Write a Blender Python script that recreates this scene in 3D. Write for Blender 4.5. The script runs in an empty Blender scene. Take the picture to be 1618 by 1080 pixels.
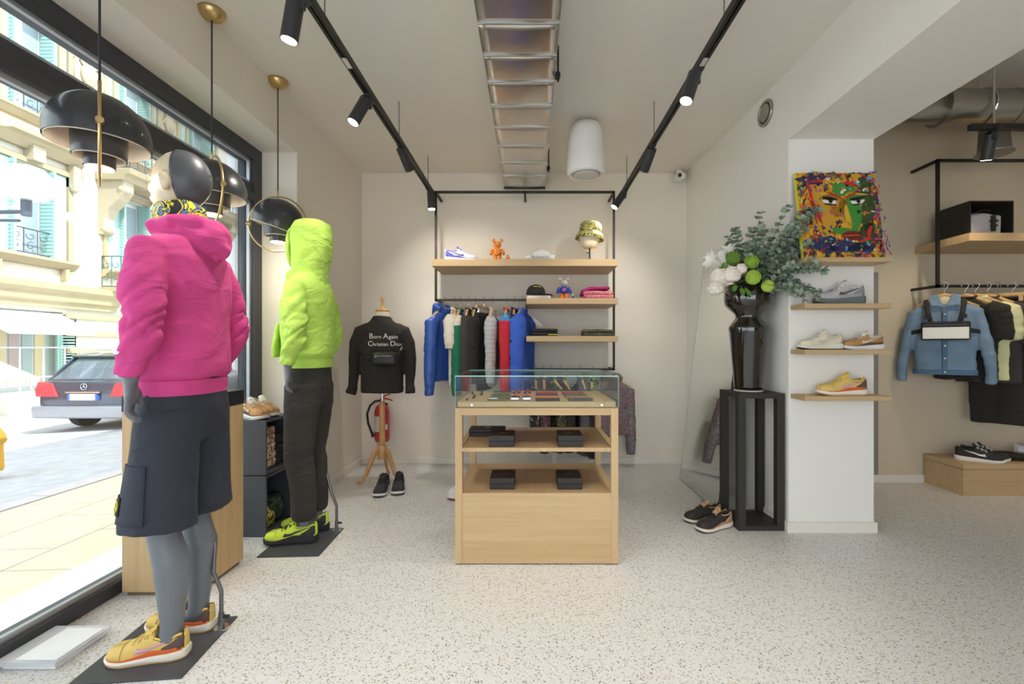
import bpy, bmesh, math, random
from mathutils import Vector, Matrix, noise
from mathutils.bvhtree import BVHTree
PI = math.pi
random.seed(7)
scn = bpy.context.scene
COL = scn.collection

# ------------------------------------------------------------------ camera
CAMZ = 1.16
cam_data = bpy.data.cameras.new('camera')
cam_data.sensor_width = 36.0
cam_data.lens = 720.0 / 1618.0 * 36.0
cam_data.shift_x = -29.0 / 1618.0
cam_data.shift_y = 8.0 / 1618.0
cam_data.clip_start = 0.05
cam = bpy.data.objects.new('camera', cam_data)
COL.objects.link(cam)
cam.location = (0, 0, CAMZ)
cam.rotation_euler = (PI / 2, 0, 0)
scn.camera = cam

# ------------------------------------------------------------------ world, sun, exposure
world = bpy.data.worlds.new('world'); scn.world = world
world.use_nodes = True
_bg = world.node_tree.nodes['Background']
_bg.inputs[0].default_value = (0.90, 0.95, 1.0, 1)
_bg.inputs[1].default_value = 2.5
sun_d = bpy.data.lights.new('sun', 'SUN'); sun_d.energy = 5.0; sun_d.angle = 0.01
sun_d.color = (1.0, 0.95, 0.86)
sun = bpy.data.objects.new('sun', sun_d); COL.objects.link(sun)
sun.rotation_euler = Vector((-0.62, 0.30, -0.80)).to_track_quat('-Z', 'Y').to_euler()
vs = scn.view_settings
vs.view_transform = 'Standard'; vs.look = 'None'; vs.gamma = 1.0; vs.use_curve_mapping = False
vs.exposure = 0.52
SPOT_W = 26.0

# ------------------------------------------------------------------ helpers
def lin(c):
    return c / 12.92 if c <= 0.04045 else ((c + 0.055) / 1.055) ** 2.4
def S(h):
    h = h.lstrip('#')
    return tuple(lin(int(h[i:i + 2], 16) / 255.0) for i in (0, 2, 4)) + (1.0,)

_M = {}
def _new(name):
    m = bpy.data.materials.new(name); m.use_nodes = True
    nt = m.node_tree
    return m, nt, nt.nodes['Principled BSDF'], nt.nodes.new, nt.links.new
def M(name, col, rough=0.6, metal=0.0, var=0.0, vs_=9.0, bump=0.0, bs=80.0, coat=0.0, spec=0.5, sheen=0.0):
    if name in _M: return _M[name]
    m, nt, p, N, L = _new(name)
    c = S(col)
    p.inputs['Base Color'].default_value = c
    p.inputs['Roughness'].default_value = rough
    p.inputs['Metallic'].default_value = metal
    p.inputs['Coat Weight'].default_value = coat
    p.inputs['Specular IOR Level'].default_value = spec
    if sheen: p.inputs['Sheen Weight'].default_value = sheen
    if var or bump:
        tc = N('ShaderNodeTexCoord')
    if var:
        n = N('ShaderNodeTexNoise'); n.inputs['Scale'].default_value = vs_; n.inputs['Detail'].default_value = 4
        L(tc.outputs['Object'], n.inputs['Vector'])
        r = N('ShaderNodeValToRGB')
        r.color_ramp.elements[0].position = 0.3; r.color_ramp.elements[1].position = 0.7
        r.color_ramp.elements[0].color = tuple(max(0, x * (1 - var)) for x in c[:3]) + (1,)
        r.color_ramp.elements[1].color = tuple(min(1, x * (1 + var)) for x in c[:3]) + (1,)
        L(n.outputs['Fac'], r.inputs[0]); L(r.outputs[0], p.inputs['Base Color'])
    if bump:
        n2 = N('ShaderNodeTexNoise'); n2.inputs['Scale'].default_value = bs; n2.inputs['Detail'].default_value = 3
        L(tc.outputs['Object'], n2.inputs['Vector'])
        b = N('ShaderNodeBump'); b.inputs['Strength'].default_value = bump; b.inputs['Distance'].default_value = 0.01
        L(n2.outputs['Fac'], b.inputs['Height']); L(b.outputs[0], p.inputs['Normal'])
    _M[name] = m
    return m
def FABRIC(name, col, rough=0.88, wr=0.5, ws=9.0):
    """cloth: fine weave plus soft crease relief"""
    if name in _M: return _M[name]
    m, nt, p, N, L = _new(name)
    p.inputs['Base Color'].default_value = S(col); p.inputs['Roughness'].default_value = rough
    tc = N('ShaderNodeTexCoord'); mp = N('ShaderNodeMapping'); mp.inputs['Scale'].default_value = (1, 1, 1.6)
    L(tc.outputs['Object'], mp.inputs['Vector'])
    n = N('ShaderNodeTexNoise'); n.inputs['Scale'].default_value = ws; n.inputs['Detail'].default_value = 3; n.inputs['Distortion'].default_value = 1.2
    L(mp.outputs[0], n.inputs['Vector'])
    n2 = N('ShaderNodeTexNoise'); n2.inputs['Scale'].default_value = 260; L(tc.outputs['Object'], n2.inputs['Vector'])
    b = N('ShaderNodeBump'); b.inputs['Strength'].default_value = wr; b.inputs['Distance'].default_value = 0.03; L(n.outputs['Fac'], b.inputs['Height'])
    b2 = N('ShaderNodeBump'); b2.inputs['Strength'].default_value = 0.12; b2.inputs['Distance'].default_value = 0.005; L(n2.outputs['Fac'], b2.inputs['Height'])
    L(b.outputs[0], b2.inputs['Normal']); L(b2.outputs[0], p.inputs['Normal'])
    _M[name] = m
    return m
def SHEER(name, col, alpha, rough=0.2):
    if name in _M: return _M[name]
    m, nt, p, N, L = _new(name)
    p.inputs['Base Color'].default_value = S(col); p.inputs['Roughness'].default_value = rough; p.inputs['Alpha'].default_value = alpha
    _M[name] = m
    return m
def PAT(name, stops, scale=20, kind='noise', rough=0.8, stretch=(1, 1, 1), dist=0.0, axis='Z', detail=1.5):
    """pattern with hard colour steps: stops = [(pos, hex)...]"""
    if name in _M: return _M[name]
    m, nt, p, N, L = _new(name)
    p.inputs['Roughness'].default_value = rough
    tc = N('ShaderNodeTexCoord'); mp = N('ShaderNodeMapping')
    mp.inputs['Scale'].default_value = stretch
    L(tc.outputs['Object'], mp.inputs['Vector'])
    if kind == 'noise':
        t = N('ShaderNodeTexNoise'); t.inputs['Scale'].default_value = scale; t.inputs['Detail'].default_value = detail
        t.inputs['Distortion'].default_value = dist; out = t.outputs['Fac']
    elif kind == 'voronoi':
        t = N('ShaderNodeTexVoronoi'); t.inputs['Scale'].default_value = scale; out = t.outputs['Color']
        sp = N('ShaderNodeSeparateColor')
    elif kind == 'wave':
        t = N('ShaderNodeTexWave'); t.inputs['Scale'].default_value = scale; t.bands_direction = axis
        t.inputs['Distortion'].default_value = dist; t.inputs['Detail'].default_value = detail; out = t.outputs['Fac']
    elif kind == 'axis':
        t = N('ShaderNodeSeparateXYZ'); out = t.outputs[axis]
    L(mp.outputs[0], t.inputs[0])
    if kind == 'voronoi':
        L(out, sp.inputs[0]); out = sp.outputs[0]
    r = N('ShaderNodeValToRGB'); cr = r.color_ramp; cr.interpolation = 'CONSTANT'
    cr.elements[0].position = stops[0][0]; cr.elements[0].color = S(stops[0][1])
    cr.elements[1].position = stops[1][0]; cr.elements[1].color = S(stops[1][1])
    for pos, c in stops[2:]:
        e = cr.elements.new(pos); e.color = S(c)
    L(out, r.inputs[0]); L(r.outputs[0], p.inputs['Base Color'])
    _M[name] = m
    return m
def WOOD(name, c0, c1, axis='X', rough=0.45, scale=3.0):
    if name in _M: return _M[name]
    m, nt, p, N, L = _new(name)
    p.inputs['Roughness'].default_value = rough
    tc = N('ShaderNodeTexCoord'); mp = N('ShaderNodeMapping')
    s = {'X': (0.35, 9, 9), 'Y': (9, 0.35, 9), 'Z': (9, 9, 0.35)}[axis]
    mp.inputs['Scale'].default_value = s
    L(tc.outputs['Object'], mp.inputs['Vector'])
    n = N('ShaderNodeTexNoise'); n.inputs['Scale'].default_value = scale; n.inputs['Detail'].default_value = 7
    n.inputs['Roughness'].default_value = 0.65
    L(mp.outputs[0], n.inputs['Vector'])
    r = N('ShaderNodeValToRGB')
    r.color_ramp.elements[0].position = 0.3; r.color_ramp.elements[0].color = S(c0)
    r.color_ramp.elements[1].position = 0.7; r.color_ramp.elements[1].color = S(c1)
    L(n.outputs['Fac'], r.inputs[0]); L(r.outputs[0], p.inputs['Base Color'])
    b = N('ShaderNodeBump'); b.inputs['Strength'].default_value = 0.06; b.inputs['Distance'].default_value = 0.005
    L(n.outputs['Fac'], b.inputs['Height']); L(b.outputs[0], p.inputs['Normal'])
    _M[name] = m
    return m
def EMIT(name, col, s):
    if name in _M: return _M[name]
    m, nt, p, N, L = _new(name)
    p.inputs['Base Color'].default_value = S(col)
    p.inputs['Emission Color'].default_value = S(col)
    p.inputs['Emission Strength'].default_value = s
    _M[name] = m
    return m
def GLASS(name, tint='ffffff', refl=1.0):
    if name in _M: return _M[name]
    m, nt, p, N, L = _new(name)
    nt.nodes.remove(p)
    out = nt.nodes['Material Output']
    t = N('ShaderNodeBsdfTransparent'); t.inputs[0].default_value = S(tint)
    g = N('ShaderNodeBsdfGlossy'); g.inputs['Roughness'].default_value = 0.02
    f = N('ShaderNodeFresnel'); f.inputs['IOR'].default_value = 1.25
    mx = N('ShaderNodeMixShader')
    mul = N('ShaderNodeMath'); mul.operation = 'MULTIPLY'; mul.inputs[1].default_value = refl
    L(f.outputs[0], mul.inputs[0]); L(mul.outputs[0], mx.inputs[0])
    L(t.outputs[0], mx.inputs[1]); L(g.outputs[0], mx.inputs[2]); L(mx.outputs[0], out.inputs[0])
    _M[name] = m
    return m

class MB:
    def __init__(s): s.v = []; s.f = []; s.m = []; s.mi = 0
    def mat(s, i): s.mi = i; return s
    def add(s, vs_, fs):
        o = len(s.v); s.v += [Vector(v) for v in vs_]
        for f in fs: s.f.append([i + o for i in f]); s.m.append(s.mi)
        return s
    def box(s, x0, x1, y0, y1, z0, z1):
        if x0 > x1: x0, x1 = x1, x0
        if y0 > y1: y0, y1 = y1, y0
        if z0 > z1: z0, z1 = z1, z0
        return s.add([(x0, y0, z0), (x1, y0, z0), (x1, y1, z0), (x0, y1, z0), (x0, y0, z1), (x1, y0, z1), (x1, y1, z1), (x0, y1, z1)],
                     [(0, 3, 2, 1), (4, 5, 6, 7), (0, 1, 5, 4), (1, 2, 6, 5), (2, 3, 7, 6), (3, 0, 4, 7)])
    def loft(s, rings, cap=True, closed=True):
        n = len(rings[0]); vs_ = [p for r in rings for p in r]; fs = []
        for i in range(len(rings) - 1):
            for j in range(n if closed else n - 1):
                k = (j + 1) % n
                fs.append((i * n + j, i * n + k, (i + 1) * n + k, (i + 1) * n + j))
        if cap:
            fs.append(tuple(range(n - 1, -1, -1))); b = (len(rings) - 1) * n
            fs.append(tuple(range(b, b + n)))
        return s.add(vs_, fs)
    def tube(s, pts, r, n=10, closed=False, cap=True, flat=None):
        pts = [Vector(p) for p in pts]; m = len(pts)
        rs = r if isinstance(r, (list, tuple)) else [r] * m
        rings = []; up = None
        for i, p in enumerate(pts):
            if closed: d = pts[(i + 1) % m] - pts[i - 1]
            else: d = pts[min(i + 1, m - 1)] - pts[max(i - 1, 0)]
            d.normalize()
            if up is None:
                up = Vector((0, 0, 1)) if abs(d.z) < 0.9 else Vector((1, 0, 0))
            a = d.cross(up)
            if a.length < 1e-4: a = d.cross(Vector((0, 1, 0)))
            a.normalize(); b = a.cross(d).normalized(); up = b
            ra, rb = (rs[i] if isinstance(rs[i], (tuple, list)) else (rs[i], rs[i]))
            rings.append([p + a * (math.cos(2 * PI * k / n) * ra) + b * (math.sin(2 * PI * k / n) * rb) for k in range(n)])
        if closed: rings.append(rings[0]); cap = False
        return s.loft(rings, cap)
    def cyl(s, p0, p1, r0, r1=None, n=20):
        return s.tube([p0, p1], [r0, r0 if r1 is None else r1], n)
    def lathe(s, prof, n=32, c=(0, 0, 0), cap=True):
        rings = [[(c[0] + r * math.cos(2 * PI * k / n), c[1] + r * math.sin(2 * PI * k / n), c[2] + z) for k in range(n)] for r, z in prof]
        return s.loft(rings, cap)
    def ell(s, c, rad, nu=16, nv=10, rot=None):
        c = Vector(c); rings = []
        for i in range(nv + 1):
            a = -PI / 2 + PI * i / nv
            a = max(-PI / 2 + 0.02, min(PI / 2 - 0.02, a))
            ring = []
            for k in range(nu):
                b = 2 * PI * k / nu
                p = Vector((rad[0] * math.cos(a) * math.cos(b), rad[1] * math.cos(a) * math.sin(b), rad[2] * math.sin(a)))
                if rot: p = rot @ p
                ring.append(c + p)
            rings.append(ring)
        return s.loft(rings, True)
    def prism(s, poly, a, b, plane='XZ'):
        n = len(poly)
        def q(p, t):
            return {'XZ': (p[0], t, p[1]), 'XY': (p[0], p[1], t), 'YZ': (t, p[0], p[1])}[plane]
        vs_ = [q(p, a) for p in poly] + [q(p, b) for p in poly]
        fs = [tuple(range(n - 1, -1, -1)), tuple(range(n, 2 * n))]
        fs += [(i, (i + 1) % n, n + (i + 1) % n, n + i) for i in range(n)]
        return s.add(vs_, fs)
    def grid(s, fn, nu, nv):
        vs_ = [fn(i / nu, j / nv) for j in range(nv + 1) for i in range(nu + 1)]
        w = nu + 1
        return s.add(vs_, [(j * w + i, j * w + i + 1, (j + 1) * w + i + 1, (j + 1) * w + i) for j in range(nv) for i in range(nu)])
    def xf(s, mat):
        s.v = [mat @ v for v in s.v]; return s
    def mesh(s, name, smooth=True):
        me = bpy.data.meshes.new(name)
        me.from_pydata([tuple(v) for v in s.v], [], s.f)
        me.polygons.foreach_set('material_index', s.m)
        bm = bmesh.new(); bm.from_mesh(me)
        bmesh.ops.recalc_face_normals(bm, faces=bm.faces)
        bm.to_mesh(me); bm.free()
        if smooth: me.shade_smooth() if hasattr(me, 'shade_smooth') else None
        return me

def link(name, me, mats, parent=None, loc=None, rot=None):
    o = bpy.data.objects.new(name, me); COL.objects.link(o)
    if not isinstance(mats, (list, tuple)): mats = [mats]
    if len(me.materials) == 0:
        for m in mats: me.materials.append(m)
    if parent: o.parent = parent
    if loc is not None: o.location = loc
    if rot is not None: o.rotation_euler = rot
    return o
def obj(name, mb, mats, parent=None, smooth=False, bevel=0.0, sub=0, solid=0.0, loc=None, rot=None, auto=None):
    me = mb.mesh(name, smooth)
    o = link(name, me, mats, parent, loc, rot)
    if solid:
        md = o.modifiers.new('solid', 'SOLIDIFY'); md.thickness = solid; md.offset = 0
    if bevel:
        md = o.modifiers.new('bevel', 'BEVEL'); md.width = bevel; md.segments = 2; md.limit_method = 'ANGLE'; md.angle_limit = 0.6
    if sub:
        md = o.modifiers.new('sub', 'SUBSURF'); md.levels = sub; md.render_levels = sub
    if smooth and auto is not None:
        me.set_sharp_from_angle(angle=auto)
    return o
def tag(o, label, cat, group=None, kind=None):
    o['label'] = label; o['category'] = cat
    if group: o['group'] = group
    if kind: o['kind'] = kind
    return o
def thing(name, label, cat, loc=(0, 0, 0), rz=0.0, group=None, kind=None):
    o = bpy.data.objects.new(name, None); o.empty_display_size = 0.05; COL.objects.link(o)
    o.location = loc; o.rotation_euler = (0, 0, rz)
    return tag(o, label, cat, group, kind)
def struct(name, mb, mat, label, cat, parent=None, **k):
    o = obj(name, mb, mat, parent, **k)
    return tag(o, label, cat, kind='structure')
def dup(root, label=None, loc=None, rz=None):
    r = root.copy(); COL.objects.link(r)
    if label: r['label'] = label
    if loc is not None: r.location = loc
    if rz is not None: r.rotation_euler = (0, 0, rz)
    for ch in list(root.children):
        c = ch.copy(); COL.objects.link(c); c.parent = r
        for g in list(ch.children):
            d = g.copy(); COL.objects.link(d); d.parent = c
    return r
def nz(x, y, z): return noise.noise(Vector((x, y, z)))
def fuse(name, mb, mats, parent=None, voxel=0.01, smooth=4, disp=None, matfn=None, loc=None, rot=None):
    """weld overlapping closed solids into one continuous skin, then push folds along the normals"""
    me0 = mb.mesh(name + '_tmp', False)
    t = bpy.data.objects.new('tmp', me0); COL.objects.link(t)
    r = t.modifiers.new('r', 'REMESH'); r.mode = 'VOXEL'; r.voxel_size = voxel
    if smooth:
        sm = t.modifiers.new('s', 'SMOOTH'); sm.iterations = smooth; sm.factor = 0.5
    dg = bpy.context.evaluated_depsgraph_get()
    me = bpy.data.meshes.new_from_object(t.evaluated_get(dg))
    bpy.data.objects.remove(t); bpy.data.meshes.remove(me0)
    me.name = name; me.materials.clear()
    if disp:
        nor = [v.normal.copy() for v in me.vertices]
        for v, n in zip(me.vertices, nor):
            v.co = v.co + n * disp(v.co)
    if matfn:
        for p in me.polygons: p.material_index = matfn(p.center, p.normal)
    else:
        for p in me.polygons: p.material_index = 0
    me.shade_smooth()
    me.update()
    return link(name, me, mats, parent, loc, rot)
def text_mesh(txt, size, ext=0.0, align='CENTER', space=1.0):
    cu = bpy.data.curves.new('txt', 'FONT'); cu.body = txt; cu.size = size; cu.extrude = ext; cu.align_x = align
    cu.space_character = space
    t = bpy.data.objects.new('txt', cu); COL.objects.link(t)
    dg = bpy.context.evaluated_depsgraph_get()
    me = bpy.data.meshes.new_from_object(t.evaluated_get(dg))
    bpy.data.objects.remove(t); bpy.data.curves.remove(cu)
    me.materials.clear()
    return me
def lerp_tab(tab, u):
    if u <= tab[0][0]: return tab[0][1]
    for (a, x), (b, y) in zip(tab, tab[1:]):
        if u <= b:
            t = (u - a) / (b - a); t = t * t * (3 - 2 * t) * 0.5 + t * 0.5
            return x + (y - x) * t
    return tab[-1][1]
def ring_pts(c, rx, ry, z, n=24, p=1.0):
    out = []
    for k in range(n):
        a = 2 * PI * k / n; ca, sa = math.cos(a), math.sin(a)
        out.append((c[0] + rx * math.copysign(abs(ca) ** p, ca), c[1] + ry * math.copysign(abs(sa) ** p, sa), z))
    return out
def arc(c, r, a0, a1, n, plane='XZ'):
    out = []
    for i in range(n + 1):
        a = a0 + (a1 - a0) * i / n
        x, y = r * math.cos(a), r * math.sin(a)
        out.append({'XZ': (c[0] + x, c[1], c[2] + y), 'XY': (c[0] + x, c[1] + y, c[2]), 'YZ': (c[0], c[1] + x, c[2] + y)}[plane])
    return out

# ------------------------------------------------------------------ shared materials
WHITE = M('white_paint', 'ebe8e2', 0.75, bump=0.02, bs=160)
WHITE2 = M('warm_white_paint', 'e6dfd3', 0.75, bump=0.02, bs=160)
CEILM = M('ceiling_paint', 'e4dfd6', 0.8)
OAK_X = WOOD('oak_x', 'b99a6f', 'c9ad84', 'X')
OAK_Y = WOOD('oak_y', 'b99a6f', 'c9ad84', 'Y')
OAK_Z = WOOD('oak_z', 'b99a6f', 'c9ad84', 'Z')
BLACKM = M('black_metal', '26241f', 0.5, 0.2)
DARK = M('dark_frame', '3a3c42', 0.45)
BRASS = M('brass', 'cdb27c', 0.34, 1.0)
CHROME = M('chrome', 'd8d8d8', 0.15, 1.0)
HANGW = M('hanger_wood', 'cfa369', 0.4)
CLOTH_BLACK = FABRIC('cloth_black', '262422', 0.9, 0.4, 12)
# ================================================================== THE ROOM
CEIL, YB, XL, XG = 2.89, 4.54, -1.68, -1.97
YREAR, XR2, Y2, CEIL2 = -3.0, 5.0, 3.92, 3.33
YJ = 3.28          # far jamb of the window recess
ZH = 2.56          # head of the window recess

def terrazzo():
    m, nt, p, N, L = _new('terrazzo')
    p.inputs['Roughness'].default_value = 0.38
    tc = N('ShaderNodeTexCoord')
    base = S('dbdad8')
    prev = None
    col = N('ShaderNodeRGB'); col.outputs[0].default_value = base
    prev = col.outputs[0]
    for sc, thr, dmax, cols in ((95, 0.78, 0.36, ('6a6762', 'a29d95')), (150, 0.66, 0.40, ('86827b', 'b6b0a6')), (120, 0.74, 0.42, ('c0b19a', 'f1eee8'))):
        v = N('ShaderNodeTexVoronoi'); v.inputs['Scale'].default_value = sc
        L(tc.outputs['Object'], v.inputs['Vector'])
        sp = N('ShaderNodeSeparateColor'); L(v.outputs['Color'], sp.inputs[0])
        a = N('ShaderNodeMath'); a.operation = 'GREATER_THAN'; a.inputs[1].default_value = thr; L(sp.outputs[0], a.inputs[0])
        b = N('ShaderNodeMath'); b.operation = 'LESS_THAN'; b.inputs[1].default_value = dmax; L(v.outputs['Distance'], b.inputs[0])
        k = N('ShaderNodeMath'); k.operation = 'MULTIPLY'; L(a.outputs[0], k.inputs[0]); L(b.outputs[0], k.inputs[1])
        cm = N('ShaderNodeMix'); cm.data_type = 'RGBA'
        cm.inputs[6].default_value = S(cols[0]); cm.inputs[7].default_value = S(cols[1]); L(sp.outputs[1], cm.inputs[0])
        mx = N('ShaderNodeMix'); mx.data_type = 'RGBA'
        L(k.outputs[0], mx.inputs[0]); L(prev, mx.inputs[6]); L(cm.outputs[2], mx.inputs[7]); prev = mx.outputs[2]
    L(prev, p.inputs['Base Color'])
    return m
TERR = terrazzo()
STONE_OUT = M('shop_render', 'd9d4c8', 0.85)
struct('floor', MB().box(-2.05, XR2, YREAR, YB + 0.1, -0.1, 0.0), TERR, 'speckled grey terrazzo floor running through both shop rooms', 'floor')
struct('ceiling', MB().box(XL - 0.4, 2.0, YREAR, YB + 0.1, CEIL, CEIL + 0.15), CEILM, 'plain off-white ceiling over the front shop room', 'ceiling')
struct('ceiling_side', MB().box(2.0, XR2 + 0.2, YREAR, YB + 0.1, CEIL2, CEIL2 + 0.15), CEILM, 'taller shaded ceiling over the side room', 'ceiling')
struct('wall_back', MB().box(-2.3, 1.8, YB, YB + 0.15, 0, CEIL), WHITE2, 'off-white back wall behind the hanging rails', 'wall')
struct('wall_left', MB().box(-2.06, XL, YJ, YB, 0, CEIL).box(-2.06, XL, YREAR, YJ, ZH, CEIL), WHITE2, 'off-white side wall with deep recess around the shop window', 'wall')
XP1 = 2.155
struct('wall_right', MB().prism([(1.62, 2.86), (XP1, 2.86), (XP1, YB), (1.555, YB)], 0, 3.4, 'XY'), WHITE, 'white dividing wall ending in a broad pillar', 'wall')
struct('trim_beam', MB().box(1.62, XP1, YREAR, 2.86, 2.463, 3.4), WHITE, 'white ceiling beam carried forward over the opening from the pillar', 'beam')
struct('wall_side_room', MB().box(XP1, XR2, Y2, Y2 + 0.15, 0, 3.4), M('beige_paint', 'd3c5ae', 0.75), 'plain back wall of the side room behind the denim jacket', 'wall')
struct('wall_far_right', MB().box(XR2, XR2 + 0.15, YREAR, Y2, 0, 3.4), WHITE2, 'end wall of the side room', 'wall')
struct('wall_rear', MB().box(XP1, XR2, YREAR - 0.15, YREAR, 0, 3.4).box(-2.06, 2.155, YREAR - 0.15, YREAR, 2.4, 3.4), WHITE2, 'front wall of the shop above an unseen opening left for fill light', 'wall')  # opening behind the camera is made up, left open as daylight fill
struct('wall_upper_storey', MB().box(-2.06, XR2 + 0.2, YREAR - 3, 12, 3.5, 6.6).box(-2.06, -1.9, YB + 0.2, 12, -0.1, 3.5), STONE_OUT, 'upper storey of the shop building over the street front', 'wall')
struct('shade_strip_1', MB().box(2.945, 2.985, Y2 - 0.012, Y2, 0.0, 1.80), M('return_shade_grey', '8d8983', 0.6), 'narrow grey strip painted as the shaded wall return beside the pillar', 'shade_strip')  # flat grey strip standing in for the shadowed return of this wall
# baseboards
BB = M('baseboard_paint', 'e6e1d8', 0.5)
bb_h, bb_t = 0.065, 0.014
struct('baseboard_back', MB().box(XL, 1.557, YB - bb_t, YB, 0, bb_h), BB, 'low white skirting board along the back wall', 'baseboard', bevel=0.003)
struct('baseboard_left', MB().box(XL, XL + bb_t, YJ, YB - bb_t, 0, bb_h), BB, 'low white skirting board along the short side wall', 'baseboard', bevel=0.003)
struct('baseboard_jamb', MB().box(-1.90, XL + bb_t, YJ - bb_t, YJ, 0, bb_h), BB, 'short white skirting board in the window recess', 'baseboard', bevel=0.003)
struct('baseboard_right', MB().prism([(1.62 - bb_t, 2.86), (1.62, 2.86), (1.555, YB - bb_t), (1.555 - bb_t, YB - bb_t)], 0, bb_h, 'XY'), BB, 'low white skirting board behind the mirror and black stand', 'baseboard')
struct('baseboard_pillar', MB().box(1.62 - bb_t, XP1 + bb_t, 2.86 - bb_t, 2.86, 0, bb_h).box(XP1, XP1 + bb_t, 2.86, Y2, 0, bb_h), BB, 'low white skirting board around the foot of the pillar', 'baseboard')
struct('baseboard_side_room', MB().box(XP1 + bb_t, XR2, Y2 - bb_t, Y2, 0, bb_h), BB, 'low skirting board in the side room beside the wooden plinth', 'baseboard')

# ------------------------------------------------------------------ shop window
win = tag(thing('window_1', '', ''), 'tall dark-framed shop window with transom light onto the street', 'window', kind='structure')
xo, xi = -2.05, -1.93
yw0 = YREAR
obj('frame', MB().box(xo, xi, yw0, YJ, ZH - 0.09, ZH), DARK, win, bevel=0.004)
obj('frame', MB().box(xo, xi, yw0, YJ, 0.0, 0.062), DARK, win, bevel=0.004)
obj('frame', MB().box(xo, xi, YJ - 0.09, YJ, 0.062, ZH - 0.09), DARK, win, bevel=0.004)
obj('transom_bar', MB().box(xo, xi, yw0, YJ - 0.09, 2.18, 2.235).box(xo + 0.01, xi - 0.012, yw0, YJ - 0.09, 2.235, 2.30), DARK, win, bevel=0.003)
obj('glazing_bead', MB().box(-1.975, -1.955, yw0, YJ - 0.09, 0.062, 0.085).box(-1.975, -1.955, yw0, YJ - 0.09, 2.155, 2.18)
    .box(-1.975, -1.955, yw0, YJ - 0.09, 2.30, 2.318).box(-1.975, -1.955, yw0, YJ - 0.09, 2.452, 2.47)
    .box(-1.975, -1.955, YJ - 0.11, YJ - 0.09, 0.085, 2.155).box(-1.975, -1.955, YJ - 0.11, YJ - 0.09, 2.318, 2.452), M('alu_bead', 'b9bcc2', 0.35, 0.6), win)
WG = GLASS('window_glass', 'f6fafb', 0.8)
obj('glass_pane', MB().box(-1.99, -1.98, yw0, YJ - 0.09, 0.062, 2.18), WG, win)
obj('glass_pane', MB().box(-1.99, -1.98, yw0, YJ - 0.09, 2.30, 2.47), WG, win)
struct('trim_sill', MB().box(-2.42, -2.05, YREAR, YJ + 0.4, -0.14, -0.01), M('sill_stone', 'dedbd6', 0.5), 'pale stone sill outside the shop window', 'window sill')
# ================================================================== THE STREET
ASPH = M('asphalt', 'a9a9ae', 0.85, var=0.12, vs_=6, bump=0.2, bs=120)
PAVE = M('paving_slab', 'c9c1a6', 0.8, var=0.08, vs_=5, bump=0.08, bs=40)
KERB = M('kerb_granite', 'b5aeb0', 0.8, var=0.08, vs_=12)
def gz(x):      # level of the street, falling away from the shop
    if x > -4.4: return -0.10 + (x + 2.42) * 0.03
    return -0.27 + (x + 4.4) * 0.032
def slopebox(mb, x0, x1, y0, y1, th, lift=0.0):
    z0, z1 = gz(x0 + 1e-6) + lift, gz(x1 - 1e-6) + lift
    return mb.add([(x0, y0, z0 - th), (x1, y0, z1 - th), (x1, y1, z1 - th), (x0, y1, z0 - th), (x0, y0, z0), (x1, y0, z1), (x1, y1, z1), (x0, y1, z0)],
                  [(0, 3, 2, 1), (4, 5, 6, 7), (0, 1, 5, 4), (1, 2, 6, 5), (2, 3, 7, 6), (3, 0, 4, 7)])
struct('ground_road', slopebox(MB(), -10.0, -4.39, -8, 40, 0.2), ASPH, 'grey asphalt roadway outside the shop window', 'road')
pv = thing('ground_pavement', 'pale paved footpath just outside the shop window', 'pavement', kind='structure')
obj('bed', slopebox(MB(), -4.4, -2.42, -8, 40, 0.3, -0.02), M('joint_sand', '8f8872', 0.9), pv)
slab_me = None
xs = [-4.22, -3.62, -3.02, -2.42]
for i in range(3):
    for j in range(22):
        y = 0.2 + j * 0.6 + (0.3 if i % 2 else 0)
        if slab_me is None:
            slab_me = MB().box(0.004, 0.596, 0.004, 0.596, -0.04, 0.0).mesh('slab', False)
        x = xs[i]
        o = link('slab', slab_me, PAVE, pv, (x, y, gz(x) + 0.0))
        o.rotation_euler = (0, -math.atan(0.03), 0)
rest = MB()
for i in range(3):
    slopebox(rest, xs[i] + 0.004, xs[i] + 0.596, -8, 0.19, 0.04); slopebox(rest, xs[i] + 0.004, xs[i] + 0.596, 13.8, 40, 0.04)
o = obj('far_slabs', rest, PAVE, pv); o['kind'] = 'stuff'
kb_me = MB().box(-0.17, 0, 0.005, 0.995, -0.25, 0.012).mesh('kerbstone', False)
for j in range(16):
    link('kerbstone', kb_me, KERB, pv, (-4.22, 0.0 + j, gz(-4.3)))
fp = struct('ground_far_pavement', MB().box(-12.4, -10.0, -8, 40, -0.7, -0.36), M('far_paving', 'd8d4cb', 0.8), 'raised pavement below the ornate facade across the street', 'pavement')
GUT = M('road_line', 'd9d9dc', 0.8)
tag(obj('gutter_line', slopebox(MB(), -6.1, -6.0, -8, 40, 0.02, 0.006), GUT, None), 'pale worn line along the middle of the road', 'road marking')

# ------------------------------------------------------------------ facade across the street
STONE = M('facade_stone', 'd2cdc0', 0.85, var=0.05, vs_=2)
STONE2 = M('facade_cornice', 'ab9d80', 0.85, var=0.06, vs_=3)
SHUT = M('shutter_green', '9fc4bf', 0.7)
IRON = M('wrought_iron', '4f5866', 0.6)
PANE = M('far_window_pane', '9aa7b0', 0.15)
FRM = M('far_window_frame', 'dfe3e2', 0.6)
REL = M('relief_plaster', 'b3a78f', 0.85)
FX = -12.0
bl = thing('apartment_building', 'ornate cream stone apartment building with green shutters across the street', 'building', (FX, 0, 0))
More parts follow.
